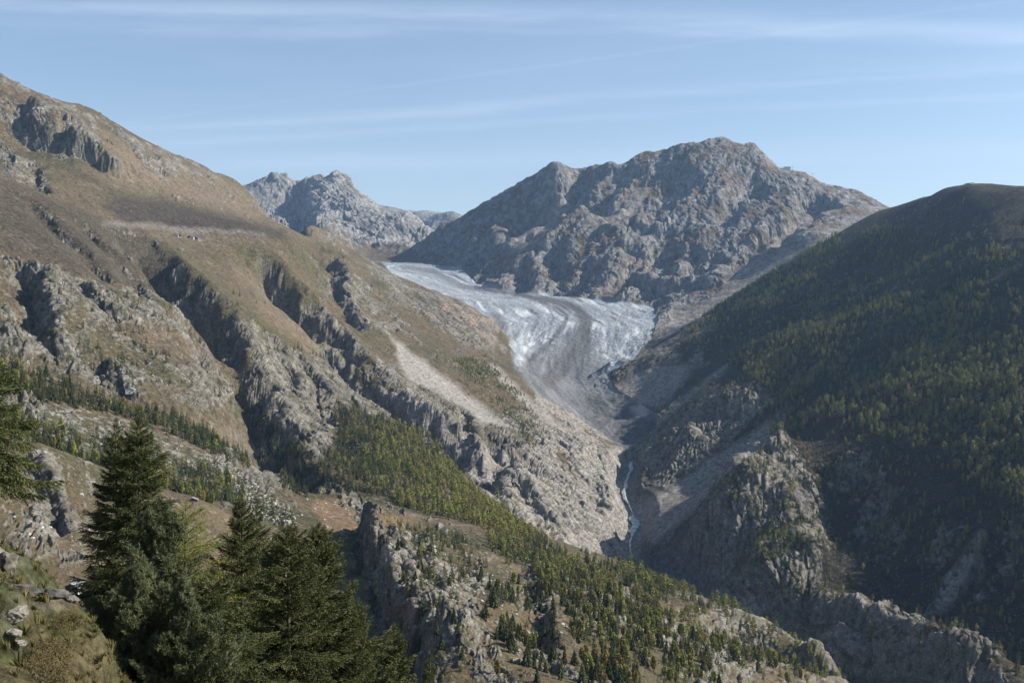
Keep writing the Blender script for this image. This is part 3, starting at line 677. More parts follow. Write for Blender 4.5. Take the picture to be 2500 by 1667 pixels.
# loose stones and scree
SC = mixc(np.broadcast_to(C3(.33,.305,.275), col.shape), C3(.22,.20,.18), sstep(-.1, .5, v3+v4))
col = mixc(col, SC, scree*.85)
LIGHT = poly_mask(SCREE[0], 8, 2000, 4500)+poly_mask(SCREE[1], 7, 2000, 4500)
col = mixc(col, C3(.40,.375,.34)*(1+.35*v3[..., None]), np.clip(LIGHT, 0, 1)*.55)
sp = fbm(X32, Y32, Z32, 11, 2); spk = sstep(.42, .55, sp + .25*v2)*sstep(3600, 1200, Yg)*(Yg > 900)
col = mixc(col, C3(.40,.39,.36), spk*.3*left_side)
MOR = poly_mask([(0,1000),(200,1000),(520,1110),(700,1250),(720,1290),(600,1240),(300,1130),(0,1090)], 14, 1000, 1700)
col = mixc(col, C3(.34,.34,.31), MOR*sstep(.05, .35, sp)*.8)
col = mixc(col, C3(.07,.08,.04), MOR*sstep(.0, -.3, v2+sp*.5)*.6)
col = mixc(col, C3(.30,.29,.27), (np.exp(-(DR/48)**2)*.8).astype(np.float32))
# ice
ice = mixc(np.broadcast_to(C3(.48,.50,.51), col.shape), C3(.24,.27,.29), sstep(-.1, .55, flowr*.5+crev*.4+.1))
ice = mixc(ice, C3(.74,.76,.77), sstep(.0, .6, fbm(flow, along*.12, Z32*0, 45, 4))*.6)
DEB = mixc(np.broadcast_to(C3(.125,.128,.130), col.shape), C3(.21,.212,.212), sstep(-.3, .5, fbm(flow, along*.08, Z32*0, 50, 4)))
deb = np.zeros(PX.shape, np.float32)
def dl_(p, wd, k=1): 
    global deb; deb = np.maximum(deb, line_mask(p, wd, 3000, 9000, True)*k)
dl_([(980,652),(1060,665),(1130,700),(1160,707),(1270,715)], [5,6,7,5,4], .8)
dl_([(1160,703),(1280,722),(1360,738),(1410,755),(1432,785),(1425,830),(1385,880),(1370,950)], [4,6,9,12,16,22,42,80], 1.3)
dl_([(1320,738),(1370,755),(1385,775),(1370,805),(1340,845),(1290,890)], [3,5,5,6,9,20], .85)
dl_([(1340,752),(1352,775),(1345,800),(1310,835)], [3,3,4,6], .8)
dl_([(1460,745),(1500,780),(1510,830)], [3,4,6], .5)
dl_([(1290,755),(1318,775),(1310,795),(1270,825),(1230,850)], [3,4,6,12,20], .7)
dl_([(1210,780),(1225,800),(1215,830),(1220,850)], [14,18,16,16], 1)
deb = np.maximum(deb, poly_mask([(1290,880),(1350,850),(1415,790),(1452,830),(1475,900),(1500,960),(1620,1000),(1600,1100),(1500,1100),(1280,950)], 12, 3000, 5600))
fs = fbm(flow, along*.09, Z32*0, 22, 4, .65)
deb = np.clip(deb*(1+.6*fs) + .06 + .8*sstep(.08, .5, fs), 0, 1)
white2 = poly_mask([(1240,758),(1290,760),(1270,785),(1240,770)], 8)+poly_mask([(1230,850),(1260,810),(1320,790),(1360,800),(1290,860),(1250,885)], 16)*.8
deb = np.clip(deb - white2*.5, 0, 1)
deb = np.maximum(deb, snout*.95)
ice = mixc(ice, DEB, deb)
med = line_mask([(1160,703),(1280,722),(1360,738),(1408,755),(1432,785),(1428,830),(1392,880),(1340,930)], [4,5,7,10,13,15,18,22], 3000, 9000, True)
med = np.clip(np.maximum(med, .7*line_mask([(1352,752),(1385,770),(1380,795),(1340,840),(1290,885)], [3,4,4,5,7], 3000, 9000, True))*(1+.5*fs), 0, 1)
ice = mixc(ice, C3(.095,.093,.090)*(1+.4*v4[..., None]), med*.85)
ice = mixc(ice, DEB*.62, snout)
ice = mixc(ice, C3(.40,.37,.34), poly_mask([(1540,1000),(1575,985),(1585,1015),(1560,1025)], 6)*.8)
col = mixc(col, ice, gmask)
# near bank
GN = mixc(np.broadcast_to(C3(.105,.088,.045), col.shape), C3(.06,.065,.026), sstep(-.2, .4, fbm(X32, Y32, Z32, 1.3, 4)))
GN = mixc(GN, C3(.06,.045,.03), sstep(.2, .6, fbm(X32, Y32+9, Z32, .5, 4))*.6)
GN = mixc(GN, mixc(np.broadcast_to(C3(.33,.315,.29), col.shape), C3(.17,.155,.14), sstep(-.2, .5, fbm(X32, Y32, Z32, .35, 4))), rockn)
col = mixc(col, GN, near.astype(np.float32))
col *= (1 + .16*fbm(X32, Y32, Z32, 5.5, 2)[..., None]*(1-near[..., None]))
# bare rock is coloured darker in its crevices
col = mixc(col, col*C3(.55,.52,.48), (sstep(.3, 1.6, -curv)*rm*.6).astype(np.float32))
tone = (1-gmask)*(1-near.astype(np.float32)); col *= (1-.16*tone)[..., None]
col = np.clip(col, .01, .9)

# ---- materials for the land
def mat(name, rough=.9, spec=.2):
    m = bpy.data.materials.new(name); m.use_nodes = True; nt = m.node_tree
    b = nt.nodes['Principled BSDF']; b.inputs['Roughness'].default_value = rough
    b.inputs['Specular IOR Level'].default_value = spec; return m, nt, b
def ground_mat(name, scale, bump, cvar=.35, rough=.95, dist=1.0, speck=0):
    m, nt, b = mat(name, rough, .15)
    at = N(nt, 'ShaderNodeAttribute', attribute_name='col'); g = N(nt, 'ShaderNodeNewGeometry')
    nz = N(nt, 'ShaderNodeTexNoise'); nz.inputs['Scale'].default_value = scale; nz.inputs['Detail'].default_value = 6; nz.inputs['Roughness'].default_value = .65
    L(nt, g.outputs['Position'], nz.inputs['Vector'])
    mr = N(nt, 'ShaderNodeMapRange'); mr.inputs[1].default_value = .36; mr.inputs[2].default_value = .64; mr.inputs[3].default_value = 1-cvar; mr.inputs[4].default_value = 1+cvar
    L(nt, nz.outputs['Fac'], mr.inputs[0])
    mv = N(nt, 'ShaderNodeVectorMath', operation='SCALE'); L(nt, at.outputs['Color'], mv.inputs[0]); L(nt, mr.outputs[0], mv.inputs['Scale'])
    if speck:
        n3_ = N(nt, 'ShaderNodeTexNoise'); n3_.inputs['Scale'].default_value = scale*2.3; n3_.inputs['Detail'].default_value = 3; n3_.inputs['Roughness'].default_value = .6
        L(nt, g.outputs['Position'], n3_.inputs['Vector'])
        r3 = N(nt, 'ShaderNodeMapRange', interpolation_type='SMOOTHSTEP'); r3.inputs[1].default_value = .60; r3.inputs[2].default_value = .68; L(nt, n3_.outputs['Fac'], r3.inputs[0])
        mx_ = N(nt, 'ShaderNodeMix', data_type='RGBA'); L(nt, M(nt, 'MULTIPLY', r3.outputs[0], speck), mx_.inputs['Factor']); L(nt, mv.outputs[0], mx_.inputs['A']); mx_.inputs['B'].default_value = (.27,.255,.22,1)
        r4 = N(nt, 'ShaderNodeMapRange', interpolation_type='SMOOTHSTEP'); r4.inputs[1].default_value = .42; r4.inputs[2].default_value = .33; L(nt, n3_.outputs['Fac'], r4.inputs[0])
        mv = N(nt, 'ShaderNodeMix', data_type='RGBA'); L(nt, M(nt, 'MULTIPLY', r4.outputs[0], speck), mv.inputs['Factor']); L(nt, mx_.outputs['Result'], mv.inputs['A']); mv.inputs['B'].default_value = (.045,.042,.026,1)
    sock = mv.outputs['Result'] if speck else mv.outputs[0]
    L(nt, sock, b.inputs['Base Color'])
    bp = N(nt, 'ShaderNodeBump'); bp.inputs['Strength'].default_value = bump; bp.inputs['Distance'].default_value = dist
    nz2 = N(nt, 'ShaderNodeTexNoise'); nz2.inputs['Scale'].default_value = scale*.6; nz2.inputs['Detail'].default_value = 8; nz2.inputs['Roughness'].default_value = .7
    L(nt, g.outputs['Position'], nz2.inputs['Vector'])
    L(nt, nz2.outputs['Fac'], bp.inputs['Height']); L(nt, bp.outputs[0], b.inputs['Normal'])
    return m
M_far = ground_mat('mountain_rock', .03, 1.0, .38, dist=34, speck=.35)
M_mid = ground_mat('alpine_slope', .10, 1.0, .42, dist=9, speck=.6)
M_near = ground_mat('hill_ground', .32, 1.0, .42, dist=2.6, speck=.6)
M_fore = ground_mat('bank_ground', 5, 1.0, .6, dist=.25)
M_ice = ground_mat('glacier_ice', .11, 1.0, .24, rough=.8, dist=9)

# ---- one mesh per piece of country
j_, i_ = np.meshgrid(np.arange(len(u_cols)-1), np.arange(NR-1), indexing='ij')
q = np.stack([j_*NR+i_, (j_+1)*NR+i_, (j_+1)*NR+i_+1, j_*NR+i_+1], -1).reshape(-1, 4)
cell = lambda a: (a[:-1, :-1]+a[1:, :-1]+a[1:, 1:]+a[:-1, 1:])/4
cg, cl, cY, cX = cell(gmask), cell(left_side), cell(Yg), cell(Xg)
cPX, cPY = cell(PX), cell(PY)
cls = np.zeros(cY.shape, np.int8)
cls[cY < 90] = 0
cls[(cY >= 90)] = 1                                         # near hillside
cls[(cY >= 1150) & (cl > .5) & (cPX < 900)] = 2
cls[(cY >= 1950) & (cl > .5)] = 2                            # big slope on the left
cls[(cY >= 1150) & (cl <= .5)] = 3                            # right: gorge wall and wooded slope
cls[(cY >= 4650) & (cl <= .5)] = 4
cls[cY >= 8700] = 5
cls[cg > .5] = 6
cls = cls.reshape(-1)
PIECES = [('ground', M_fore, 'grassy bank with pale stones in the bottom corner below the spruces'),
          ('hillside', M_near, 'near hillside of turf and rock knobs carrying scattered spruces'),
          ('alpine_slope', M_mid, 'long sunlit brown alpine slope cut by two dark gullies'),
          ('wooded_slope', M_mid, 'steep shaded valley side with dark forest, scree and a lit rock spur'),
          ('mountain', M_far, 'broad grey rocky mountain with a long crest across the glacier'),
          ('distant_mountains', M_far, 'hazy blue peaks far up the valley beyond the glacier'),
          ('glacier', M_ice, 'curving glacier tongue of white ice striped by grey debris')]
Vall = XYZ.reshape(-1, 3); Call = col.reshape(-1, 3); Nall = NF.reshape(-1, 3)
for k, (nm, m, lab) in enumerate(PIECES):
    fq = q[cls == k]
    if len(fq) == 0: continue
    used, inv = np.unique(fq, return_inverse=True)
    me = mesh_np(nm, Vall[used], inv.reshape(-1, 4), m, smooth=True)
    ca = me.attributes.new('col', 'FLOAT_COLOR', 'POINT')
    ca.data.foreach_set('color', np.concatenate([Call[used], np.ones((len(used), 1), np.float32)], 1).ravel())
    me.normals_split_custom_set_from_vertices(Nall[used].astype(np.float32))
    o = obj(nm, me); tag(o, lab, kind='structure')
print('terrain quads', len(q))

# lookup of the finished ground height for planting
FUX = u_cols
def ground_at(px, py, ymin=90, ymax=16000):
    """nearest finished ground cell whose picture position is the pixel (first along the sight line)"""
    d = unp(px, py, 1.0); u0 = None
    best = None
    ys = np.exp(np.linspace(math.log(ymin), math.log(ymax), 2400)); X = d[0]*ys; Z = d[2]*ys
    H = height(X, ys); hit = np.argmax(H > Z)
    if not (H > Z).any(): hit = int(np.argmax(H-Z))
    return np.array([X[hit], ys[hit], H[hit]])
def height(X, Y):
    """height of the finished ground (bilinear in the column/row grid)"""
    X = np.asarray(X, float); Y = np.asarray(Y, float); U = X/(Y+XO)
    ci = np.interp(U, u_cols, np.arange(len(u_cols))); a = np.clip(ci.astype(int), 0, len(u_cols)-2); f = ci-a
    r = np.empty(X.shape); Xf, Yf = X.ravel(), Y.ravel(); a = a.ravel(); f = f.ravel(); rr = r.ravel()
    o_ = []
    for c in (a, a+1):
        # row search per point
        lo = np.zeros(len(Yf), int); hi = np.full(len(Yf), NR-1)
        for _ in range(11):
            mid = (lo+hi)//2; g = Yg[c, mid] <= Yf; lo = np.where(g, mid, lo); hi = np.where(g, hi, mid)
        y0, y1 = Yg[c, lo], Yg[c, np.minimum(lo+1, NR-1)]; t = np.clip((Yf-y0)/(y1-y0+1e-9), 0, 1)
        o_.append(XYZ[c, lo, 2]*(1-t)+XYZ[c, np.minimum(lo+1, NR-1), 2]*t)
    return (o_[0]*(1-f)+o_[1]*f).reshape(X.shape)
print('T land', __import__('time').time()-T0)
# ------------------------------------------------------------------ air
m_, nt, b_ = mat('haze_air'); nt.nodes.clear()
o_ = N(nt, 'ShaderNodeOutputMaterial'); pv = N(nt, 'ShaderNodeVolumePrincipled')
pv.inputs['Color'].default_value = (.42, .66, 1, 1); pv.inputs['Density'].default_value = 2.1e-5; pv.inputs['Anisotropy'].default_value = .25
L(nt, pv.outputs[0], o_.inputs['Volume'])
zlo, zhi = float(XYZ[..., 2].min())-30, float(XYZ[..., 2].max())+40
hb = MB(); hb.box((0, 8400, (zlo+zhi)/2), (37000, 17600, zhi-zlo))
hz = obj('haze', hb.mesh('haze', m_)); tag(hz, 'thin blue haze filling the valley air', kind='stuff')
# ------------------------------------------------------------------ vegetation materials
def leaf_mat(name, c1, c2, rough=.75, tr=.15):
    m, nt, b = mat(name, rough, .15)
    oi = N(nt, 'ShaderNodeObjectInfo'); g = N(nt, 'ShaderNodeNewGeometry')
    nz = N(nt, 'ShaderNodeTexNoise'); nz.inputs['Scale'].default_value = .35; nz.inputs['Detail'].default_value = 3
    L(nt, g.outputs['Position'], nz.inputs['Vector'])
    f = M(nt, 'ADD', M(nt, 'MULTIPLY', oi.outputs['Random'], .6), M(nt, 'MULTIPLY', M(nt, 'SUBTRACT', nz.outputs['Fac'], .3), 1.0), clamp=True)
    x = N(nt, 'ShaderNodeMix', data_type='RGBA'); x.inputs['A'].default_value = (*c1, 1); x.inputs['B'].default_value = (*c2, 1)
    L(nt, f, x.inputs['Factor']); L(nt, x.outputs['Result'], b.inputs['Base Color'])
    return m
M_spruce = leaf_mat('spruce_needles', (.026,.036,.014), (.060,.066,.024))
M_pine = leaf_mat('pine_needles', (.060,.078,.036), (.150,.160,.080))
M_larchg = leaf_mat('green_larch_needles', (.12,.14,.03), (.22,.21,.05))
M_larch = leaf_mat('autumn_larch_needles', (.10,.105,.028), (.20,.145,.042))
M_fspruce = leaf_mat('foreground_spruce_needles', (.048,.062,.022), (.122,.130,.050))
M_shrub = leaf_mat('shrub_leaves', (.05,.06,.025), (.10,.10,.04))
M_bark, nt, b = mat('bark', .9); b.inputs['Base Color'].default_value = (.085,.065,.05,1)
nz = N(nt, 'ShaderNodeTexNoise'); nz.inputs['Scale'].default_value = 9; r_ = N(nt, 'ShaderNodeValToRGB')
r_.color_ramp.elements[0].color = (.05,.038,.03,1); r_.color_ramp.elements[1].color = (.15,.125,.10,1)
L(nt, nz.outputs['Fac'], r_.inputs[0]); L(nt, r_.outputs[0], b.inputs['Base Color'])
def stone_mat(name, a, c, sc_):
    m, nt, b = mat(name, .92); g = N(nt, 'ShaderNodeNewGeometry'); nz = N(nt, 'ShaderNodeTexNoise'); nz.inputs['Scale'].default_value = sc_; nz.inputs['Detail'].default_value = 5
    L(nt, g.outputs['Position'], nz.inputs['Vector']); r = N(nt, 'ShaderNodeValToRGB'); r.color_ramp.elements[0].position = .35; r.color_ramp.elements[1].position = .65
    r.color_ramp.elements[0].color = (*a, 1); r.color_ramp.elements[1].color = (*c, 1); L(nt, nz.outputs['Fac'], r.inputs[0]); L(nt, r.outputs[0], b.inputs['Base Color']); return m
M_boulder = stone_mat('boulder_stone', (.26,.25,.22), (.42,.41,.38), .3)

# ------------------------------------------------------------------ planting helper: instances on points
def scatter(name, pts, rots, scl, idx, protos, label, parent=None, kind='stuff'):
    me = bpy.data.meshes.new(name); me.vertices.add(len(pts)); me.vertices.foreach_set('co', np.asarray(pts, np.float32).ravel())
    a = me.attributes.new('rot', 'FLOAT_VECTOR', 'POINT'); a.data.foreach_set('vector', np.asarray(rots, np.float32).ravel())
    a = me.attributes.new('scl', 'FLOAT', 'POINT'); a.data.foreach_set('value', np.asarray(scl, np.float32).ravel())
    a = me.attributes.new('idx', 'INT', 'POINT'); a.data.foreach_set('value', np.asarray(idx, np.int32).ravel())
    me.update()
    o = obj(name, me, parent)
    g = bpy.data.node_groups.new(name + '_planting', 'GeometryNodeTree')
    g.interface.new_socket('Geometry', in_out='INPUT', socket_type='NodeSocketGeometry')
    g.interface.new_socket('Geometry', in_out='OUTPUT', socket_type='NodeSocketGeometry')
    gi = g.nodes.new('NodeGroupInput'); go = g.nodes.new('NodeGroupOutput'); jn = g.nodes.new('GeometryNodeJoinGeometry')
    def na(nm, t): n = g.nodes.new('GeometryNodeInputNamedAttribute'); n.data_type = t; n.inputs['Name'].default_value = nm; return n
    ar, as_, ai = na('rot', 'FLOAT_VECTOR'), na('scl', 'FLOAT'), na('idx', 'INT')
    for k, p in enumerate(protos):
        ob = g.nodes.new('GeometryNodeObjectInfo'); ob.inputs['Object'].default_value = p; ob.inputs['As Instance'].default_value = True
        cmp_ = g.nodes.new('FunctionNodeCompare'); cmp_.data_type = 'INT'; cmp_.operation = 'EQUAL'
        g.links.new(ai.outputs['Attribute'], cmp_.inputs[2]); cmp_.inputs[3].default_value = k
        ip = g.nodes.new('GeometryNodeInstanceOnPoints')
        g.links.new(gi.outputs[0], ip.inputs['Points']); g.links.new(cmp_.outputs[0], ip.inputs['Selection'])
        g.links.new(ob.outputs['Geometry'], ip.inputs['Instance'])
        er = g.nodes.new('FunctionNodeEulerToRotation'); g.links.new(ar.outputs['Attribute'], er.inputs[0]); g.links.new(er.outputs[0], ip.inputs['Rotation'])
        g.links.new(as_.outputs['Attribute'], ip.inputs['Scale'])
        g.links.new(ip.outputs[0], jn.inputs[0])
    g.links.new(jn.outputs[0], go.inputs[0])
    md = o.modifiers.new('planting', 'NODES'); md.node_group = g
    if label: tag(o, label, kind=kind)
    elif kind: o['kind'] = kind
    return o
def proto(name, me): return bpy.data.objects.new(name, me)

# ------------------------------------------------------------------ conifers: trunk and a crown of drooping sprays, 1 m = 1/1 (unit height, scaled when planted)
def crown_mesh(name, m, r, nb, seed, larch=False, droop=.25, base=.10, jag=.45):
    R = random.Random(seed); V = []; Fc = []
    for i in range(nb):
        t = (i+.5)/nb; t = t**.8; z = base+(1-base)*t
        if larch: prof = (math.sin(pi*min(1, (1-t)*.9+.12)))**.7*(.75+.25*(1-t))
        else: prof = (1-t)**.85*.96+.05
        l = r*prof*(1-jag+R.random()*jag*1.5); a = i*2.39996+R.random()*.9
        wd = l*(.34+.18*R.random())+.006; up = .10-.25*droop if not larch else .1
        ca, sa = cos(a), sin(a); zt = z - l*droop*(1.5 if t < .6 else .2) + R.uniform(-.01, .01); zm = z - l*.12 + l*.12
        n0 = len(V)
        V += [(ca*.004, sa*.004, z+l*.10), (ca*l*.5-sa*wd*.5, sa*l*.5+ca*wd*.5, zm-l*.22), (ca*l*.55, sa*l*.55, zm+.006), (ca*l*.5+sa*wd*.5, sa*l*.5-ca*wd*.5, zm-l*.22),
              (ca*l-sa*wd*.12, sa*l+ca*wd*.12, zt), (ca*l*.45, sa*l*.45, zm-l*.42)]
        Fc += [(n0, n0+1, n0+2), (n0, n0+2, n0+3), (n0+1, n0+4, n0+2), (n0+2, n0+4, n0+3), (n0+1, n0+5, n0+4), (n0+3, n0+4, n0+5)]
    n0 = len(V); V += [(0, 0, 1.02), (.012, 0, .9), (-.008, .01, .9), (-.008, -.01, .9)]; Fc += [(n0, n0+1, n0+2), (n0, n0+2, n0+3), (n0, n0+3, n0+1)]
    return mesh_np(name, V, Fc, m)
def trunk_mesh(name, h=.9, r=.013, n=5):
    b = MB(); b.tube([(0, 0, -.06), (0, 0, .35), (.003, 0, h)], [r*1.3, r, r*.2], n); return b.mesh(name, M_bark)
TRK = trunk_mesh('trunk')
SP_N = [crown_mesh('spruce_crown', M_spruce, .21+.035*k, 150+30*k, k) for k in range(4)]
LA_N = [crown_mesh('larch_crown', (M_larch, M_larchg)[k % 2], .24, 220, 20+k, True, .05, .12, .45) for k in range(4)]
SP_F = [crown_mesh('spruce', M_spruce, .27, 46, 40+k, base=.02) for k in range(3)]
LA_F = [crown_mesh('larch', (M_larch, M_larchg, M_larchg)[k], .28, 42, 50+k, True, .05, .04, .4) for k in range(3)]
FARP = [proto('far_'+m.name, m) for m in SP_F+LA_F]

def cells_area():
    a = XYZ[1:, :-1]-XYZ[:-1, :-1]; b2 = XYZ[:-1, 1:]-XYZ[:-1, :-1]
    return np.linalg.norm(np.cross(a, b2), axis=-1)
AREA = cells_area()
DENS = 1.5
def plant(poly, per_ha, y0, y1, seed, soft=6, noise=0, maxn=60000, steepmax=.75):
    m = poly_mask(poly, soft, y0, y1)[:-1, :-1]
    wg = (m*AREA)*(1-gmask[:-1, :-1])*(steep[:-1, :-1] < steepmax)
    if noise: wg = wg*np.clip(.5+noise*(v2+v1*.6)[:-1, :-1]*2.2, 0, 1.4)
    wg = wg.ravel(); nn = int(min(maxn, wg.sum()/1e4*per_ha*DENS)); r = np.random.default_rng(seed)
    if nn < 1: return np.zeros((0, 3))
    ix = r.choice(len(wg), nn, p=wg/wg.sum()); a, b2 = np.unravel_index(ix, AREA.shape); f = r.random((2, nn))
    p = XYZ[a, b2]*(1-f[0])[:, None] + XYZ[a+1, b2]*f[0][:, None]; p2 = XYZ[a, b2+1]-XYZ[a, b2]
    return p + p2*f[1][:, None]
#  outline, per hectare, distances, share of larch (left,right), height, clumping, where
WOODS = [
 ([(1660,830),(1750,745),(1830,695),(1990,605),(2100,560),(2250,560),(2500,610),(2500,760),(2250,720),(2000,760),(1850,850),(1780,900),(1760,880)], 95, 2300, 4620, .40, 15, .6, 'upper part of the shaded valley side'),
 ([(1780,900),(1850,850),(2000,760),(2250,720),(2500,760),(2500,1240),(2350,1180),(2200,1090),(2080,1060),(1960,1070),(1880,1060),(1870,1000),(1890,960)], 150, 1700, 4300, .62, 15, .35, 'right valley side'),
 ([(2180,520),(2300,470),(2500,480),(2500,620),(2250,570),(2100,570)], 22, 2500, 4600, .3, 9, .6, 'open top of the dark hill'),
 ([(1900,1070),(2080,1060),(2200,1090),(2350,1180),(2500,1240),(2500,1667),(2300,1560),(2080,1430),(2000,1400),(1960,1200)], 55, 1300, 3000, .35, 11, .6, 'dark foot of the right valley side'),
 ([(1560,960),(1700,960),(1880,900),(1860,960),(1760,960),(1640,1040)], 25, 2800, 4000, .7, 10, .5, 'rock steps above the gorge'),
 ([(0,885),(120,925),(260,985),(400,1020),(500,1062),(560,1110),(600,1140),(480,1092),(300,1020),(100,985),(0,965)], 230, 1150, 2300, .10, 15, .15, 'forest belt across the left slope'),
 ([(0,1010),(150,1050),(380,1110),(560,1180),(600,1235),(480,1240),(340,1200),(200,1150),(0,1085)], 120, 1000, 1800, .25, 12, .5, 'bouldery flat on the left'),
 ([(815,985),(900,1020),(1000,1055),(1085,1100),(1130,1180),(1200,1230),(1330,1335),(1200,1295),(1050,1262),(900,1212),(800,1190),(735,1205),(780,1140),(830,1080)], 210, 1500, 2700, -1, 14, .2, 'larch wood below the pale slabs'),
 ([(640,1040),(700,1075),(740,1100),(765,1150),(745,1215),(690,1190),(650,1120)], 150, 1400, 2500, .05, 15, .3, 'foot of the long dark gully'),
 ([(520,740),(560,755),(620,900),(660,1050),(690,1110),(660,1120),(600,1000),(550,850)], 55, 1600, 3000, .05, 12, .6, 'long dark gully'),
 ([(1180,1295),(1350,1350),(1530,1387),(1640,1432),(1610,1560),(1560,1680),(1440,1680),(1380,1500),(1300,1420),(1200,1350)], 210, 650, 1850, .42, 12, .35, 'near wooded hill'),
 ([(1640,1432),(1800,1492),(1930,1555),(2065,1665),(1900,1690),(1600,1680),(1570,1500)], 110, 650, 1750, .5, 11, .6, 'rocky brow of the near hill'),
 ([(880,1280),(1000,1262),(1150,1300),(1200,1420),(1250,1600),(1100,1690),(1000,1650),(900,1400)], 34, 600, 1500, .12, 10, .6, 'cliff-edged knob beside the meadow'),
 ([(1200,1420),(1400,1480),(1420,1680),(1200,1680)], 40, 600, 1300, .15, 12, .6, 'near wooded hill'),
 ([(1860,1090),(1925,1120),(1960,1250),(2000,1380),(1900,1330),(1780,1250),(1740,1200),(1800,1150)], 75, 1700, 2600, .8, 9, .6, 'lit rock spur above the gorge'),
 ([(1850,1300),(1960,1320),(2040,1440),(2090,1470),(1900,1470),(1780,1440),(1800,1380)], 120, 1500, 2300, .75, 9, .5, 'foot of the lit rock spur'),
 ([(2060,1470),(2200,1540),(2450,1675),(2200,1680),(2100,1600)], 60, 1150, 1800, .75, 9, .6, 'long rock ridge at the lower right'),
 ([(1110,880),(1180,870),(1270,960),(1310,1020),(1240,1010),(1140,960)], 130, 2500, 3900, .75, 8, .5, 'old moraine slope'),
 ([(1230,1000),(1330,1060),(1300,1110),(1240,1060)], 70, 2500, 3500, .8, 8, .5, 'old moraine slope'),
 ([(0,640),(200,690),(520,830),(560,980),(400,960),(0,900)], 7, 1500, 2700, .05, 11, .9, 'rocky slope on the left'),
 ([(640,830),(820,900),(1000,1010),(900,1010),(800,990),(640,880)], 9, 1900, 3200, .1, 10, .9, 'rib of rock between the gullies'),
 ([(480,1170),(600,1180),(700,1260),(720,1300),(560,1260)], 22, 1100, 1700, .2, 8, .8, 'pale rocky knob on the left'),
]
TREES = []      # x,y,z,height,kind(0 spruce 1 larch),zone
WOODS = [(a_, b_, c_, d_, f_, h_, g_, w_) for a_, b_, c_, d_, f_, h_, g_, w_ in WOODS]
for zi, (poly, dens_, y0, y1, lf, hh, nse, where) in enumerate(WOODS):
    p = plant(poly, dens_, y0, y1, 100+zi, noise=nse); r = np.random.default_rng(300+zi)
    if not len(p): print('EMPTY', where); continue
    qx, qy = proj(p[:, 0], p[:, 1], p[:, 2])
    l = np.clip((qx-850)/350, .08, .85) if lf < 0 else np.full(len(p), lf)
    if zi in (0, 1, 3):
        l = np.clip(l + .9*fbm(p[:, 0].astype(np.float32), p[:, 1].astype(np.float32), p[:, 2].astype(np.float32), 220, 3), .05, .95)
    k = (r.random(len(p)) < l).astype(int); h = hh*(.35+.95*r.random(len(p)))
    for a in range(len(p)): TREES.append((p[a, 0], p[a, 1], p[a, 2], h[a], k[a], zi))
# trees that stand alone, picked out one by one: foot pixel, height in pixels
SOLO = [(1260,1599,32,0),(1246,1583,48,0),(1240,1560,46,0),(1252,1540,44,0),(1298,1552,30,0),(1329,1563,42,0),(1340,1560,30,0),(1186,1508,38,0),(1108,1523,42,0),(1206,1483,52,0),(1212,1460,50,0),(1195,1440,40,0),
 (927,1320,22,0),(1024,1325,24,0),(981,1330,26,0),(1105,1328,24,0),(1118,1326,20,0),(1152,1350,22,0),(1045,1306,14,0),(943,1360,30,0),(960,1370,26,0),(1036,1350,20,0),(985,1430,32,1),(1130,1620,30,0),(1125,1640,26,0),
 (1090,1420,28,0),(1085,1400,26,0),(1180,1385,24,0),(1160,1390,22,1),(1170,1370,20,0),
 (718,858,14,0),(728,853,18,0),(736,858,16,0),(764,864,14,0),(772,870,16,0),(782,873,14,0),(790,878,13,0),(800,880,12,0),(810,884,12,0),(820,890,12,0),(626,740,10,0),(647,742,9,0),(600,1118,18,0),(630,1120,14,0),(640,1140,16,0),(610,1180,20,0),(780,965,12,0),(830,1010,16,0),
 (570,720,18,0),(585,725,14,0),(580,745,16,0),(310,730,14,0),(296,732,10,0),(400,750,13,0),(292,810,14,0),(310,812,14,0),(325,815,14,0),(340,818,13,0),(345,850,20,0),(355,860,20,0),(370,870,22,0),(380,868,18,0),(200,795,10,0),(270,1000,12,0)]
for (px, py, hp, k) in SOLO:
    g = ground_at(px, py); TREES.append((g[0], g[1], g[2], hp*g[1]/F, k, 99))
TREES = np.array(TREES); print('trees', len(TREES))
TREES[:, 2] -= .3
size = TREES[:, 3]/TREES[:, 1]
tx, ty = proj(TREES[:, 0], TREES[:, 1], TREES[:, 2]+TREES[:, 3]*.6)
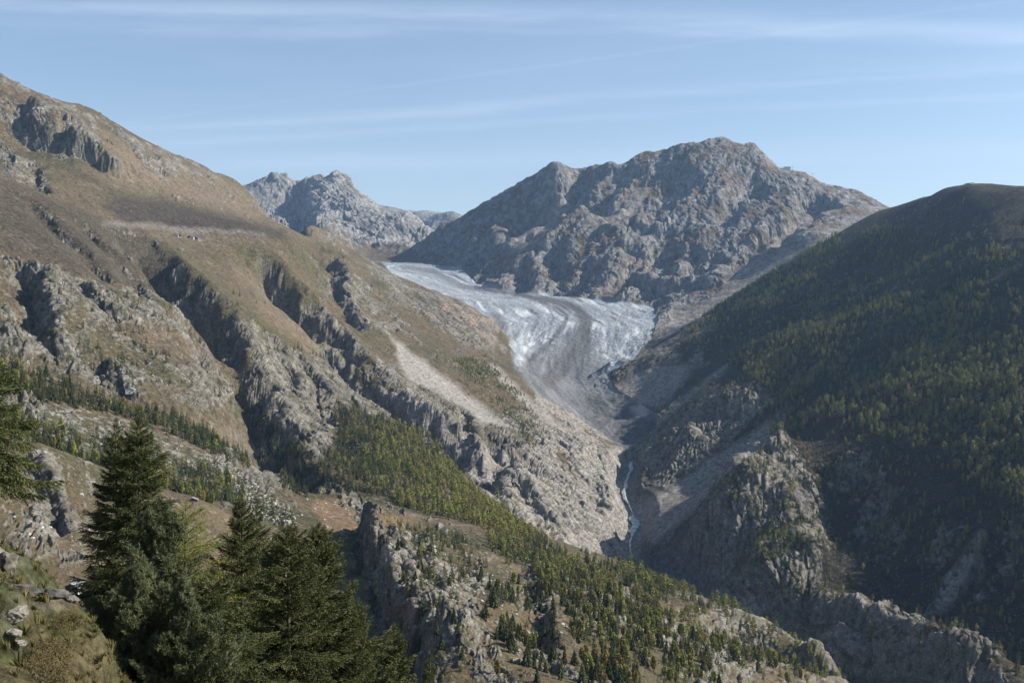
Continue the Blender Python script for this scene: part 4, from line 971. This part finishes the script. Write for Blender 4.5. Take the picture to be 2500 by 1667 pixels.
# hidden behind nearer land? those are not in view and stay in the wood objects
def seen(x, y, z):
    ok = np.ones(len(x), bool)
    for f in (.15, .25, .4, .55, .65, .75, .82, .88, .92, .95, .97, .985):
        ok &= height(x*f, y*f) < z*f + .002*y*f+2
    return ok
inview = (tx > 0) & (tx < 2500) & (ty < 1680)
near_i = []
for k in (0, 1):
    c = np.where(inview & (TREES[:, 4] == k))[0]; c = c[np.argsort(-size[c])][:900]
    vs = seen(TREES[c, 0], TREES[c, 1], TREES[c, 2]+TREES[c, 3]*.7); near_i += list(c[vs][:295])
near_set = np.zeros(len(TREES), bool); near_set[near_i] = True
GROUPS = {}
for i in near_i:
    x, y, z, h, k, zi = TREES[i]; k = int(k); zi = int(zi)
    where = WOODS[zi][7] if zi < 90 else None
    nm = ('spruce', 'larch')[k]
    if where is None:
        side = 'on the near hill' if y < 1500 else 'on the slope across the valley'
        lab = f'dark green {nm} standing apart from the woods {side}' if k == 0 else f'yellow green {nm} standing apart from the woods {side}'
        grp = f'lone {nm}s {side}'
    else:
        sz_ = 'tall' if h > WOODS[zi][5]*.95*1.0 else ('middling' if h > WOODS[zi][5]*.68 else 'small')
        xs_ = [q[0] for q in WOODS[zi][0]]; fx_ = (proj(x, y, z)[0]-min(xs_))/(max(xs_)-min(xs_)); part_ = 'left' if fx_ < .34 else ('middle' if fx_ < .67 else 'right')
        lab = (f'{sz_} dark green spruce in the {part_} part of the {where}', f'{sz_} yellow green larch in the {part_} part of the {where}')[k]
        grp = f'{sz_} {"spruces" if k == 0 else "larches"} in the {part_} part of the {where}'
    e = empty(nm+'_tree', (x, y, z), random.random()*6.28, h); tag(e, lab, nm, grp)
    e.scale = (h*random.uniform(.85, 1.2), h*random.uniform(.85, 1.2), h)
    obj('trunk', TRK, e); obj('crown', (SP_N, LA_N)[k][random.randrange(4)], e)
rest = TREES[~near_set]; r = np.random.default_rng(77)
rot = np.zeros((len(rest), 3)); rot[:, 2] = r.random(len(rest))*6.28
for side, sel, lab in (('a', rest[:, 0] > np.interp(rest[:, 1], [1100, 2000, 3500], [380, 420, 420]), 'dark spruces and yellow green larches covering the shaded valley side'), ('b', None, 'spruces and autumn larches scattered over the sunlit slopes')):
    if side == 'a': sa = sel
    else: sel = ~sa
    q_ = rest[sel]; idx = (q_[:, 4]*3 + r.integers(0, 3, len(q_))).astype(int)
    scatter('forest', q_[:, :3], rot[sel], q_[:, 3]*(.85+.6*r.random(len(q_))), idx, FARP, lab)

DENS = 1.0
# ------------------------------------------------------------------ boulders and low shrubs
def rock_mesh(name, m, seed, sq=.7):
    import bmesh
    bm = bmesh.new(); bmesh.ops.create_icosphere(bm, subdivisions=2, radius=.5); R = random.Random(seed)
    pl = [(Vector((R.gauss(0, 1), R.gauss(0, 1), R.gauss(0, 1))).normalized(), R.uniform(.28, .42)) for _ in range(9)]
    for v in bm.verts:
        for n_, d in pl:
            e = v.co.dot(n_)-d
            if e > 0: v.co -= n_*e
        v.co.z *= sq
    me = bpy.data.meshes.new(name); bm.to_mesh(me); bm.free(); me.materials.append(m); return me
ROCKP = [proto('stone', rock_mesh('stone', M_boulder, s)) for s in range(4)]
def bush_mesh(name, m, n_, seed, leaf=.09):
    r = np.random.default_rng(seed); d = r.normal(size=(n_, 3)); d /= np.linalg.norm(d, axis=1)[:, None]; d[:, 2] = np.abs(d[:, 2])*.75
    c = d*(.30+.2*r.random((n_, 1))); a = r.normal(size=(n_, 3)); b2 = r.normal(size=(n_, 3))
    V = np.stack([c, c+a*leaf, c+b2*leaf], 1).reshape(-1, 3); return mesh_np(name, V, np.arange(n_*3).reshape(-1, 3), m)
BUSHP = [proto('shrub', bush_mesh('shrub', M_shrub, 90, s)) for s in range(3)]
def spread(name, areas, protos, lab, seed, smin, smax, sink=.1, mul=1):
    P_, S_ = [], []; r = np.random.default_rng(seed)
    for poly, d, y0, y1, nse in areas:
        p = plant(poly, d, y0, y1, seed+len(P_), noise=nse, steepmax=.9); P_.append(p); S_.append((smin+(smax-smin)*r.random(len(p))**3)*mul)
    p = np.concatenate(P_); s_ = np.concatenate(S_); p[:, 2] -= s_*sink; ro = np.zeros((len(p), 3)); ro[:, 2] = r.random(len(p))*6.28; ro[:, 0] = (r.random(len(p))-.5)*.6 if 'boulder' in name else 0
    print(name, len(p)); return scatter(name, p, ro, s_, r.integers(0, len(protos), len(p)), protos, lab)
MORP = [(0,1000),(200,1000),(520,1110),(700,1250),(720,1295),(600,1245),(300,1130),(0,1090)]
spread('boulders', [(MORP, 330, 1000, 1750, .7), ([(0,640),(200,680),(520,820),(580,1000),(400,980),(0,900)], 22, 1500, 2700, .6), ([(560,860),(640,1000),(700,1130),(640,1100),(560,950)], 60, 1500, 2500, .3),
   ([(0,1080),(290,1180),(300,1400),(150,1420),(0,1350)], 50, 560, 1060, .5), ([(740,1200),(900,1230),(880,1320),(720,1290)], 60, 900, 2000, .6), ([(880,1300),(1200,1300),(1500,1667),(1000,1667)], 60, 600, 1400, .6),
   ([(1530,965),(1580,965),(1590,1000),(1540,990)], 300, 3300, 4300, 0), ([(1500,1110),(1560,1110),(1580,1300),(1560,1390),(1500,1390),(1480,1200)], 110, 2200, 3300, .4), ([(1640,1180),(1860,1040),(1880,1080),(1700,1260),(1580,1340)], 50, 2100, 3300, .6)], ROCKP, 'pale boulders strewn over turf and moraine', 900, .8, 5.5)
spread('shrubs', [(MORP, 420, 1000, 1750, .7), ([(0,640),(200,680),(520,820),(580,1000),(400,980),(0,900)], 60, 1500, 2700, .8), ([(870,1280),(1200,1300),(1640,1430),(2060,1660),(1000,1667)], 90, 600, 1700, .7),
   ([(640,830),(820,900),(1100,1060),(1000,1060),(800,990),(640,880)], 45, 1900, 3200, .8), ([(1110,880),(1180,870),(1300,990),(1400,1090),(1240,1050),(1140,960)], 90, 2500, 3900, .7),
   ([(1740,1080),(1940,1090),(2040,1440),(2440,1667),(2000,1500),(1750,1400)], 120, 1100, 2700, .7)], BUSHP, 'low dark juniper and alder shrubs between the rocks', 950, 1.5, 6, .05)
print('T veg', __import__('time').time()-T0)
# ------------------------------------------------------------------ the big conifers in front
def spray(name, m, length, n_side, seed, kind='spruce'):
    """one branch of real twigs: axis along +X, needles as small blades all round every twig"""
    R = random.Random(seed); V, Fc = [], []
    def blade(p, d, l, w_):
        d = Vector(d).normalized(); s_ = d.cross(Vector((R.gauss(0, 1), R.gauss(0, 1), R.gauss(0, 1))))
        if s_.length < 1e-4: s_ = d.orthogonal()
        s_.normalize(); n0 = len(V); p = Vector(p)
        V.extend([tuple(p-s_*w_), tuple(p+s_*w_), tuple(p+d*l)]); Fc.append((n0, n0+1, n0+2))
    def twig(p, d, L_, nb, bl, bw, spreadk):
        p = Vector(p); d = Vector(d).normalized()
        for i in range(nb):
            t = (i+R.random())/nb; q_ = p+d*L_*t
            r_ = Vector((R.gauss(0, 1), R.gauss(0, 1), R.gauss(0, 1))); r_ -= d*r_.dot(d)
            if r_.length < 1e-3: continue
            r_.normalize(); blade(q_, d*(.75)+r_*spreadk, bl*R.uniform(.7, 1.3), bw)
        blade(p, d, L_*1.05, bw*.7)
    def axis(t):
        if kind == 'spruce': return Vector((length*t, 0, length*(.10*t-.42*t*t+.36*t**3)))
        if kind == 'pine': return Vector((length*t*(1-.15*t), 0, length*(.02*t+.42*t*t)))
        return Vector((length*t, 0, length*(.05*t-.16*t*t)))
    # woody axis
    for i in range(6):
        a, b2 = axis(i/6), axis((i+1)/6); w1_ = .011*length*(1-i/6)+.002; w2_ = .011*length*(1-(i+1)/6)+.002; n0 = len(V)
        for p, w_ in ((a, w1_), (b2, w2_)):
            for k in range(3): V.append((p.x, p.y+w_*cos(2.09*k), p.z+w_*sin(2.09*k)))
        for k in range(3): Fc.append((n0+k, n0+(k+1) % 3, n0+3+(k+1) % 3)); Fc.append((n0+k, n0+3+(k+1) % 3, n0+3+k))
    for i in range(n_side):
        t = .12+.88*(i+R.random()*.5)/n_side; p = axis(t); sd_ = 1 if i % 2 else -1
        L_ = length*(.42*(1-t)**.75+.07)*R.uniform(.7, 1.2)
        if kind == 'spruce':
            d = Vector((.75, sd_*R.uniform(.5, .95), R.uniform(-.45, .05))); nb = int(10+L_*60)
            twig(p, d, L_, nb, .055, .010, .65)
            for j in range(int(L_/.16)):
                tt = (j+1)*.16/L_; q_ = p+d.normalized()*L_*tt; d2 = Vector((1, -sd_*R.uniform(-.9, .9), R.uniform(-.9, -.1)))
                twig(q_, d2, .10+.06*R.random(), 8, .045, .010, .7)
        elif kind == 'pine':
            d = Vector((.6, sd_*R.uniform(.4, .9), R.uniform(.1, .8))); q_ = p+d.normalized()*L_*.7
            blade(p, d, L_*.8, .006)
            for _ in range(2):
                dd = Vector((R.gauss(.2, .4), R.gauss(0, .4), 1))
                twig(q_+Vector((R.gauss(0, .03), R.gauss(0, .03), 0)), dd, .17, 34, .085, .0065, .85)
        else:
            d = Vector((.7, sd_*R.uniform(.4, 1.0), R.uniform(-.5, .15))); twig(p, d, L_, int(8+L_*26), .045, .006, 1.1)
    return mesh_np(name, V, Fc, m)
LENS = (.55, 1.1, 2.1)
SPR = {k: [spray(k+'_branch', m, LENS[j], n_, 10*j+v, k) for j, n_ in enumerate((14, 26, 44)) for v in range(2)] for k, m in (('spruce', M_fspruce), ('pine', M_pine), ('larch', M_larchg))}
def big_tree(label, px, py, Yd, rmax, kind, seed, nm, tips=1, rise=(50, -8), step=.17, per=5, shape=.8, lean=0, bottom=.06, thin=0, zoff=0, group=None):
    R = random.Random(seed); top = unp(px, py, Yd); bx, by = top[0]-lean, Yd
    bz = float(height(np.array([bx]), np.array([by]))[0])-.3; H = top[2]-bz
    e = empty(nm+'_tree', (bx, by, bz)); tag(e, label, nm, group)
    b = MB(); rr = .012*H+.03
    pts = [(lean*(z/H)**1.3, .05*sin(z), z) for z in np.linspace(0, H*.985, 9)]
    b.tube(pts, [rr*(1-z/(H*1.02)) + .008 for z in np.linspace(0, H*.985, 9)], 9); obj('trunk', b.mesh('trunk', M_bark, True), e)
    z = H*.998; a = 0; n_b = 0; top_i = 0
    while z > H*bottom and n_b < 296:
        t = 1-z/H; rad = rmax*(t**shape)*1.0+.10
        if kind != 'spruce': rad = rmax*min(1, (t*(2.0 if kind == 'pine' else 2.4))**.75)+.1
        v = (bz+z)/by
        if v < -.375-.25*rad/by: break
        for k in range(per if t > .04 else 4):
            a += 2.39996+R.uniform(-.4, .4); l = rad*(R.choice((.55, .8, .95, 1.0, 1.12)) if kind == 'spruce' else R.choice((.4, .6, .8, 1.0, 1.3)))*R.uniform(.85, 1.15)
            u = math.radians(rise[0]+(rise[1]-rise[0])*min(1, t*2.2)**.7 + R.uniform(-10, 10))
            if t < .02: u = radians(70)
            j = 0 if l < .75 else (1 if l < 1.5 else 2)
            o = obj('branch', SPR[kind][j*2+R.randrange(2)], e); n_b += 1
            o.location = (lean*(z/H)**1.3, 0, z+R.uniform(-step, step)*.5)
            o.rotation_euler = (R.uniform(-.25, .25), -u, a); o.scale = (l/LENS[j],)*3
        z -= step*(.55+.75*min(1, t*3))
    return e, H
G = 'tall conifers in the foreground'
big_tree('dark olive spruce with the highest pointed top, long lower branches above the chalet', 338, 1026, 33, 3.1, 'spruce', 1, 'spruce', rise=(45, 2), step=.15, shape=.75, group=G)
big_tree('thin leading spire of spruce standing just left of the tallest spruce top', 283, 1030, 33.8, 2.2, 'spruce', 2, 'spruce', rise=(50, 0), step=.17, shape=.8, group=G)
big_tree('blue green stone pine with upright brush-like needle tufts in front of the tallest spruce', 385, 1262, 28.5, 1.75, 'pine', 3, 'pine', rise=(60, 12), step=.15, per=6, shape=.6, group=G)
big_tree('smaller blue green stone pine low at the foot of the tallest pine', 330, 1400, 27, 1.2, 'pine', 13, 'pine', rise=(60, 15), step=.15, per=6, group=G)
big_tree('soft light green larch with feathery twigs between the tall spruce and the broad ones', 452, 1222, 31, 1.5, 'larch', 4, 'larch', rise=(50, 5), step=.15, per=6, shape=.6, group=G)
big_tree('slim dark spruce with upswept branches right of the light green larch', 590, 1214, 35, 3.1, 'spruce', 5, 'spruce', rise=(55, 14), step=.17, shape=.85, group=G)
big_tree('second slim spruce top standing close behind the slim upswept spruce', 628, 1232, 36.5, 2.6, 'spruce', 6, 'spruce', rise=(55, 10), step=.18, shape=.85, group=G)
big_tree('broad olive green spruce in front hung with brown cones', 704, 1288, 29, 2.35, 'spruce', 7, 'spruce', rise=(50, 12), step=.14, shape=.62, group=G)
big_tree('rightmost tall spruce with long ascending branches reaching over the green meadow', 778, 1283, 30.5, 3.2, 'spruce', 8, 'spruce', rise=(55, 26), step=.15, shape=.8, group=G)
big_tree('dark spruce filling the bottom of the group between pine and broad spruce', 520, 1400, 27, 2.2, 'spruce', 9, 'spruce', rise=(40, 5), step=.15, shape=.6, group=G)
big_tree('short bushy pine top in the bottom middle of the tree group', 455, 1440, 26, 1.3, 'pine', 14, 'pine', rise=(60, 15), step=.15, per=6, group=G)
big_tree('young bright tipped spruce right of the broad spruces, its top low in the picture', 965, 1532, 32, 2.2, 'spruce', 10, 'spruce', rise=(50, 18), step=.15, shape=.8, group=G)
big_tree('very low spruce tip just showing at the bottom edge right of the young spruce', 1050, 1598, 33, 1.2, 'spruce', 11, 'spruce', rise=(50, 10), step=.15, shape=.8, group=G)
big_tree('low spruce tip at the bottom edge beside the rightmost tall spruce', 870, 1470, 31, 2.3, 'spruce', 15, 'spruce', rise=(50, 20), step=.15, shape=.8, group=G)
big_tree('spruce cut off by the left edge of the picture, only its right hand branches showing', -45, 870, 20, 1.5, 'spruce', 12, 'spruce', rise=(30, -14), step=.11, shape=.55, bottom=.40, group=G)
print('T trees', __import__('time').time()-T0)
# ------------------------------------------------------------------ river
m_, nt, b = mat('glacier_milk', .35, .4); b.inputs['Base Color'].default_value = (.50,.56,.55,1)
nz = N(nt, 'ShaderNodeTexNoise'); nz.inputs['Scale'].default_value = .12; nz.inputs['Detail'].default_value = 6; g = N(nt, 'ShaderNodeNewGeometry')
L(nt, g.outputs['Position'], nz.inputs['Vector']); r_ = N(nt, 'ShaderNodeValToRGB'); r_.color_ramp.elements[0].position = .38; r_.color_ramp.elements[1].position = .62
r_.color_ramp.elements[0].color = (.16,.18,.175,1); r_.color_ramp.elements[1].color = (.50,.53,.52,1); L(nt, nz.outputs['Fac'], r_.inputs[0]); L(nt, r_.outputs[0], b.inputs['Base Color'])
bp = N(nt, 'ShaderNodeBump'); bp.inputs['Distance'].default_value = 1.5; bp.inputs['Strength'].default_value = .6; L(nt, nz.outputs['Fac'], bp.inputs['Height']); L(nt, bp.outputs[0], b.inputs['Normal'])
rp0 = np.array(RIV[:-1]); tt_ = np.linspace(0, len(rp0)-1, len(rp0)*5); rp = np.stack([np.interp(tt_, np.arange(len(rp0)), rp0[:, k]) for k in range(3)], 1); rp[:, :2] = np.stack([np.convolve(np.pad(rp[:, k], 6, mode='edge'), np.ones(13)/13, 'valid') for k in range(2)], 1); V = []
for i in range(len(rp)):
    d = rp[min(i+1, len(rp)-1)]-rp[max(i-1, 0)]; d = d/np.linalg.norm(d[:2]); w_ = 4.2+1.8*sin(i*.18)+1.5*sin(i*.47+1)+(8 if 1255 < proj(*rp[i])[1] < 1300 else 0)
    mo = 7*sin(i*.11)+2*sin(i*.31)
    for t in (-1, -.33, .33, 1):
        je = t*(w_*(.8+.35*sin(i*1.7+t*2)+.25*sin(i*.83+t*5))); V.append((rp[i][0]-d[1]*(je+mo), rp[i][1]+d[0]*(je+mo), rp[i][2]-(.9 if abs(t) < .5 else 2.6)))
Fq = [(i*4+k, i*4+k+1, i*4+5+k, i*4+4+k) for i in range(len(rp)-1) for k in range(3)]
ro = obj('river', mesh_np('river', V, Fq, m_, True)); tag(ro, 'milky pale glacier river winding along the gorge floor', kind='structure')

# ------------------------------------------------------------------ huts, stations, masts
def flat_mat(name, c, rough=.8, var=.25, sc_=2.0, metal=0):
    m, nt, b = mat(name, rough); nz = N(nt, 'ShaderNodeTexNoise'); nz.inputs['Scale'].default_value = sc_; nz.inputs['Detail'].default_value = 4
    tcn = N(nt, 'ShaderNodeTexCoord'); L(nt, tcn.outputs['Object'], nz.inputs['Vector']); r = N(nt, 'ShaderNodeValToRGB'); r.color_ramp.elements[0].position = .3; r.color_ramp.elements[1].position = .7
    r.color_ramp.elements[0].color = (*[x*(1-var) for x in c], 1); r.color_ramp.elements[1].color = (*[min(1, x*(1+var)) for x in c], 1)
    L(nt, nz.outputs['Fac'], r.inputs[0]); L(nt, r.outputs[0], b.inputs['Base Color']); b.inputs['Metallic'].default_value = metal; return m
M_wood = flat_mat('weathered_larch_wood', (.10,.045,.028)); M_wall = flat_mat('pale_stone_wall', (.52,.50,.46)); M_roofb = flat_mat('grey_blue_sheet_roof', (.34,.37,.43), .5)
M_slate = flat_mat('stone_slab_roof', (.24,.23,.22)); M_glass = flat_mat('dark_window_glass', (.03,.035,.04), .15, .1); M_white = flat_mat('white_render', (.75,.75,.73)); M_steel = flat_mat('galvanised_steel', (.25,.26,.27), .5)
def hut(px, py, wd, dp, hh, rz, wallm, basem, roofm, label, cat, name='hut', group=None, ymin=90, cast_at=None, wins=2, door=True, roofrise=.45):
    g = ground_at(px, py, ymin); e = empty(name, (g[0], g[1], g[2]-.15), rz); tag(e, label, cat, group)
    b = MB(); b.box((0, 0, hh*.2-.6), (wd, dp, hh*.4+1.2)); obj('base_wall', b.mesh('base_wall', basem), e)
    zt = hh*.4; b = MB(); rr = wd*.5*roofrise
    x, y = wd/2+.02, dp/2+.02
    b.add([(-x,-y,zt),(x,-y,zt),(x,y,zt),(-x,y,zt),(-x,-y,hh),(x,-y,hh),(x,y,hh),(-x,y,hh),(0,-y,hh+rr),(0,y,hh+rr)], [(3,2,1,0),(0,1,5,8,4),(2,3,7,9,6),(1,2,6,5),(3,0,4,7)])
    obj('wall', b.mesh('wall', wallm), e)
    b = MB(); ov = .10*wd; yo = y+.09*dp; t_ = .12+.02*hh
    for s_ in (-1, 1):
        vs = [(0, -yo, hh+rr+.02), (s_*(x+ov), -yo, hh-rr*ov/x*.9), (s_*(x+ov), yo, hh-rr*ov/x*.9), (0, yo, hh+rr+.02)]
        b.add(vs+[(a, c, d+t_) for a, c, d in vs], [(0,1,2,3)[::s_], (4,7,6,5)[::s_], (0,4,5,1), (1,5,6,2), (2,6,7,3)])
    rf = obj('roof', b.mesh('roof', roofm), e)
    for k in range(wins):
        b = MB(); b.box((0, 0, 0), (wd*.13, .08, hh*.2)); w_ = obj('window', b.mesh('window', M_glass), e, (-wd*.28+wd*.56*k/max(1, wins-1), -y-.05, hh*.72))
        b = MB(); b.box((0, 0, 0), (wd*.17, .05, .12)); obj('sill', b.mesh('sill', M_white), w_, (0, -.04, -hh*.1-.08))
    if door:
        b = MB(); b.box((0, 0, 0), (wd*.14, .1, hh*.33)); obj('door', b.mesh('door', M_wood), e, (0, -y-.06, hh*.17))
    return e
hut(188, 1447, 8.6, 8, 4.2, -.35, M_wood, M_white, M_roofb, 'brown wooden chalet with blue grey roof on the meadow left of the tall spruce', 'chalet', 'chalet', ymin=300)
hut(470, 1228, 9, 7, 3.2, .3, M_wood, M_slate, M_slate, 'small dark hut on the grassy shoulder right of the tall spruce', 'hut', ymin=500)
hut(318, 960, 13, 9, 6, .2, M_wall, M_wall, M_roofb, 'pale stone mountain building with bright roof above the forest belt', 'house', 'mountain_house', ymin=1200)
for k, (px, py, w_) in enumerate([(431, 578, 13), (439, 580, 10), (470, 584, 12), (479, 586, 15), (488, 588, 11), (463, 582, 9)]):
    hut(px, py, w_, w_*.8, 6, .3*sin(k*2), (M_wall, M_wood)[k % 2], M_wall, M_slate, ['pale herdsman hut at the left end of the alpine hamlet', 'dark wooden hut beside the leftmost pale hut of the hamlet', 'pale hut starting the right hand cluster of the hamlet', 'broadest dark hut in the right hand cluster of the hamlet', 'small pale hut at the right end of the hamlet', 'dark wooden hut in the middle gap of the hamlet'][k], 'hut', group='huts of the alpine hamlet on the bench', ymin=1500)
# summit station on the big mountain
g = unp(1922, 411, 7400); gz = float(height(np.array([g[0]]), np.array([g[1]]))[0]); gz = max(gz, g[2]-6)
e = empty('summit_station', (g[0], g[1], gz)); tag(e, 'white cable car summit station with dark windows on the shoulder of the rocky mountain', 'station')
b = MB(); b.box((0, 0, 4), (42, 20, 18)); obj('wall', b.mesh('wall', M_white), e)
b = MB(); b.box((0, 0, 14), (48, 24, 2.2)); b.box((-34, 0, 5), (26, 16, 5)); obj('roof', b.mesh('roof', M_white), e)
for k in range(3): b = MB(); b.box((0, 0, 0), (8, .6, 6)); obj('window', b.mesh('window', M_glass), e, (-12+12*k, -10.3, 6))
# hill top station with slanted roof
g = unp(2366, 447, 3700); gz = float(height(np.array([g[0]]), np.array([g[1]]))[0])
e = empty('lift_station', (g[0], g[1], gz)); tag(e, 'dark chairlift station with long slanted roof on top of the wooded hill', 'station')
b = MB(); b.add([(-16,-5,8.5),(16,-5,12.5),(16,5,12.5),(-16,5,8.5),(-16,-5,10),(16,-5,14),(16,5,14),(-16,5,10)], [(3,2,1,0),(4,5,6,7),(0,1,5,4),(1,2,6,5),(2,3,7,6),(3,0,4,7)]); obj('roof', b.mesh('roof', M_steel), e)
b = MB(); b.box((-3, 0, 4), (9, 7, 12)); obj('wall', b.mesh('wall', M_slate), e)
for sx_ in (-13, 12): b = MB(); b.tube([(0, 0, -3), (0, 0, 9.5+sx_*.12)], [.5, .5], 6); obj('pillar', b.mesh('pillar', M_steel), e, (sx_, 0, 0))
b = MB(); b.tube([(0,0,-2),(0,0,15)], [.5,.4], 6); PYL = b.mesh('mast', M_steel); b = MB(); b.tube([(-5,0,14.6),(5,0,14.6)], [.35,.35], 6); b.tube([(-4.5,0,13.3),(-4.5,0,14.5)], [.6,.6], 6); b.tube([(4.5,0,13.3),(4.5,0,14.5)], [.6,.6], 6); ARM = b.mesh('crossarm', M_steel)
for k, (px, py, Yd, s_, lab) in enumerate([(2404, 453, 3650, .9, 'lift pylon on the dark hill just right of the slanted roof station'), (2453, 456, 3580, .95, 'lift pylon halfway between the slanted roof station and the picture edge'), (2496, 461, 3510, .9, 'last lift pylon at the right edge of the picture on the dark hill'),
      (1935, 413, 7390, 1.6, 'lift pylon standing right beside the white summit station'), (1984, 436, 7300, 2.2, 'tall lift pylon on the ridge below the white summit station'), (2030, 458, 7260, 1.3, 'lowest lift pylon on the ridge of the rocky mountain')]):
    g = unp(px, py, Yd); gz = float(height(np.array([g[0]]), np.array([g[1]]))[0]); e = empty('lift_pylon', (g[0], g[1], max(gz, g[2]-8)), .3, s_); tag(e, lab, 'pylon', 'lift pylons along the skyline')
    obj('mast', PYL, e); obj('crossarm', ARM, e)

# ------------------------------------------------------------------ the bank in the bottom corner: stones, grass tufts, bramble bush
M_lich = stone_mat('lichen_stone', (.07,.065,.05), (.24,.225,.19), 5.0); M_dark = stone_mat('dark_ledge_stone', (.05,.045,.04), (.16,.15,.13), 3.0)
def stone(px, py, size, sq, seed, label, m=None, rz=0, lift=.25, ymin=4):
    g = ground_at(px, py, ymin, 60); me = rock_mesh('rock', m or M_lich, seed, sq)
    import bmesh
    bm = bmesh.new(); bm.from_mesh(me); bmesh.ops.subdivide_edges(bm, edges=bm.edges[:], cuts=2, use_grid_fill=True)
    for v in bm.verts:
        c = v.co*7+Vector((seed, 0, 0)); from mathutils import noise as mn
        v.co += v.normal*0 + v.co.normalized()*(mn.fractal(c, .6, 2, 5)*.07)
    bm.to_mesh(me); bm.free()
    o = obj('rock', me); s_ = size*.8*g[1]/F; o.scale = (s_, s_*.8, s_); o.location = (g[0], g[1], g[2]+s_*sq*lift*.5); o.rotation_euler = (random.uniform(-.2, .2), random.uniform(-.3, .3), rz)
    tag(o, label, 'rock', 'rocks on the grassy bank'); return o
stone(8, 1392, 120, .8, 11, 'bright pale rock at the left edge above the dark ledge', rz=.4)
stone(-20, 1360, 90, .8, 12, 'pale rock cut by the left edge, highest on the bank', rz=1.2)
stone(60, 1452, 130, .32, 13, 'flat dark slab sticking out at the left end of the ledge', M_dark, .2, .5)
stone(130, 1455, 100, .34, 14, 'flat dark slab in the middle of the ledge', M_dark, .6, .5)
stone(172, 1466, 60, .35, 15, 'small slab at the right end of the dark ledge beside the pine', M_dark, .1, .5)
stone(40, 1505, 90, .5, 16, 'grey boulder half sunk in grass below the dark ledge', rz=.9)
stone(35, 1550, 60, .5, 17, 'pale slanting rock at the left edge midway down the bank', rz=.3)
stone(50, 1572, 46, .5, 18, 'narrow light rock just under the slanting pale rock', rz=.8)
stone(40, 1624, 22, .6, 19, 'small round stone in the grass near the bottom left corner', rz=.3)
stone(88, 1652, 26, .6, 20, 'small pale stone at the bottom of the bank beside the bramble', rz=.5)
stone(204, 1502, 24, .7, 21, 'lone pale stone in the gap between ledge and pine', rz=.5, ymin=60) if False else None
def tuft_mesh(name, m, n_, seed, h=.34, sp=.16):
    r = np.random.default_rng(seed); a = r.random(n_)*6.28; rd = sp*r.random(n_); c = np.stack([np.cos(a)*rd*.5, np.sin(a)*rd*.5, np.zeros(n_)], 1)
    hh = h*(.5+.6*r.random(n_)); t = np.stack([np.cos(a)*(rd+.4*hh*r.random(n_)), np.sin(a)*(rd+.4*hh*r.random(n_)), hh], 1); w_ = np.stack([-np.sin(a), np.cos(a), np.zeros(n_)], 1)*.006
    mid = (c+t)/2; mid[:, 2] += .12*hh
    V = np.stack([c-w_, c+w_, mid+w_*.8, t, mid-w_*.8], 1).reshape(-1, 3); F0 = np.arange(n_)[:, None]*5
    Fc = np.concatenate([F0+[[0, 1, 2]], F0+[[0, 2, 4]], F0+[[4, 2, 3]]]); return mesh_np(name, V, Fc, m)
M_grass = leaf_mat('meadow_grass', (.075,.080,.028), (.23,.185,.080), .8); M_bram = leaf_mat('bramble_leaves', (.075,.05,.035), (.14,.12,.04))
GP = [proto('grass_tuft', tuft_mesh('grass_tuft', M_grass, 46, s, [.10, .14, .18][s], .12)) for s in range(3)]
msk = ((Yg > 5.5) & (Yg < 44))[:-1, :-1]; cx_ = PX[:-1, :-1]; wg = (AREA*msk*((cx_ > -500) & (cx_ < 900))).ravel(); rr_ = np.random.default_rng(3)
ng = int(min(130000, wg.sum()*300)); ix = rr_.choice(len(wg), ng, p=wg/wg.sum()); a_, b_i = np.unravel_index(ix, AREA.shape); f = rr_.random((2, ng, 1))
gp = XYZ[a_, b_i] + (XYZ[a_+1, b_i]-XYZ[a_, b_i])*f[0] + (XYZ[a_, b_i+1]-XYZ[a_, b_i])*f[1]
ro_ = np.zeros((ng, 3)); ro_[:, 2] = rr_.random(ng)*6.28; ro_[:, :2] = rr_.normal(0, .22, (ng, 2))
scatter('grass', gp, ro_, .4+.6*rr_.random(ng)**2, rr_.integers(0, 3, ng), GP, 'tufted yellow green grass covering the bank in the corner')
print('grass', ng)
BR = bush_mesh('bramble', M_bram, 3500, 5, .014)
for px, py, s_, lab in [(118, 1600, .8, 'rusty brown bramble bush on the edge of the bank'), (100, 1650, .7, 'lower brown bramble bush at the bottom of the bank'), (160, 1525, .8, 'dark bramble bush under the end of the rock ledge')]:
    g = ground_at(px, py, 5, 60); o = obj('bramble_bush', BR); o.location = (g[0], g[1], g[2]-.05); o.scale = (s_*.8,)*3; o.rotation_euler = (0, 0, s_*3); tag(o, lab, 'bush', 'brambles on the bank')
print('T all', __import__('time').time()-T0)
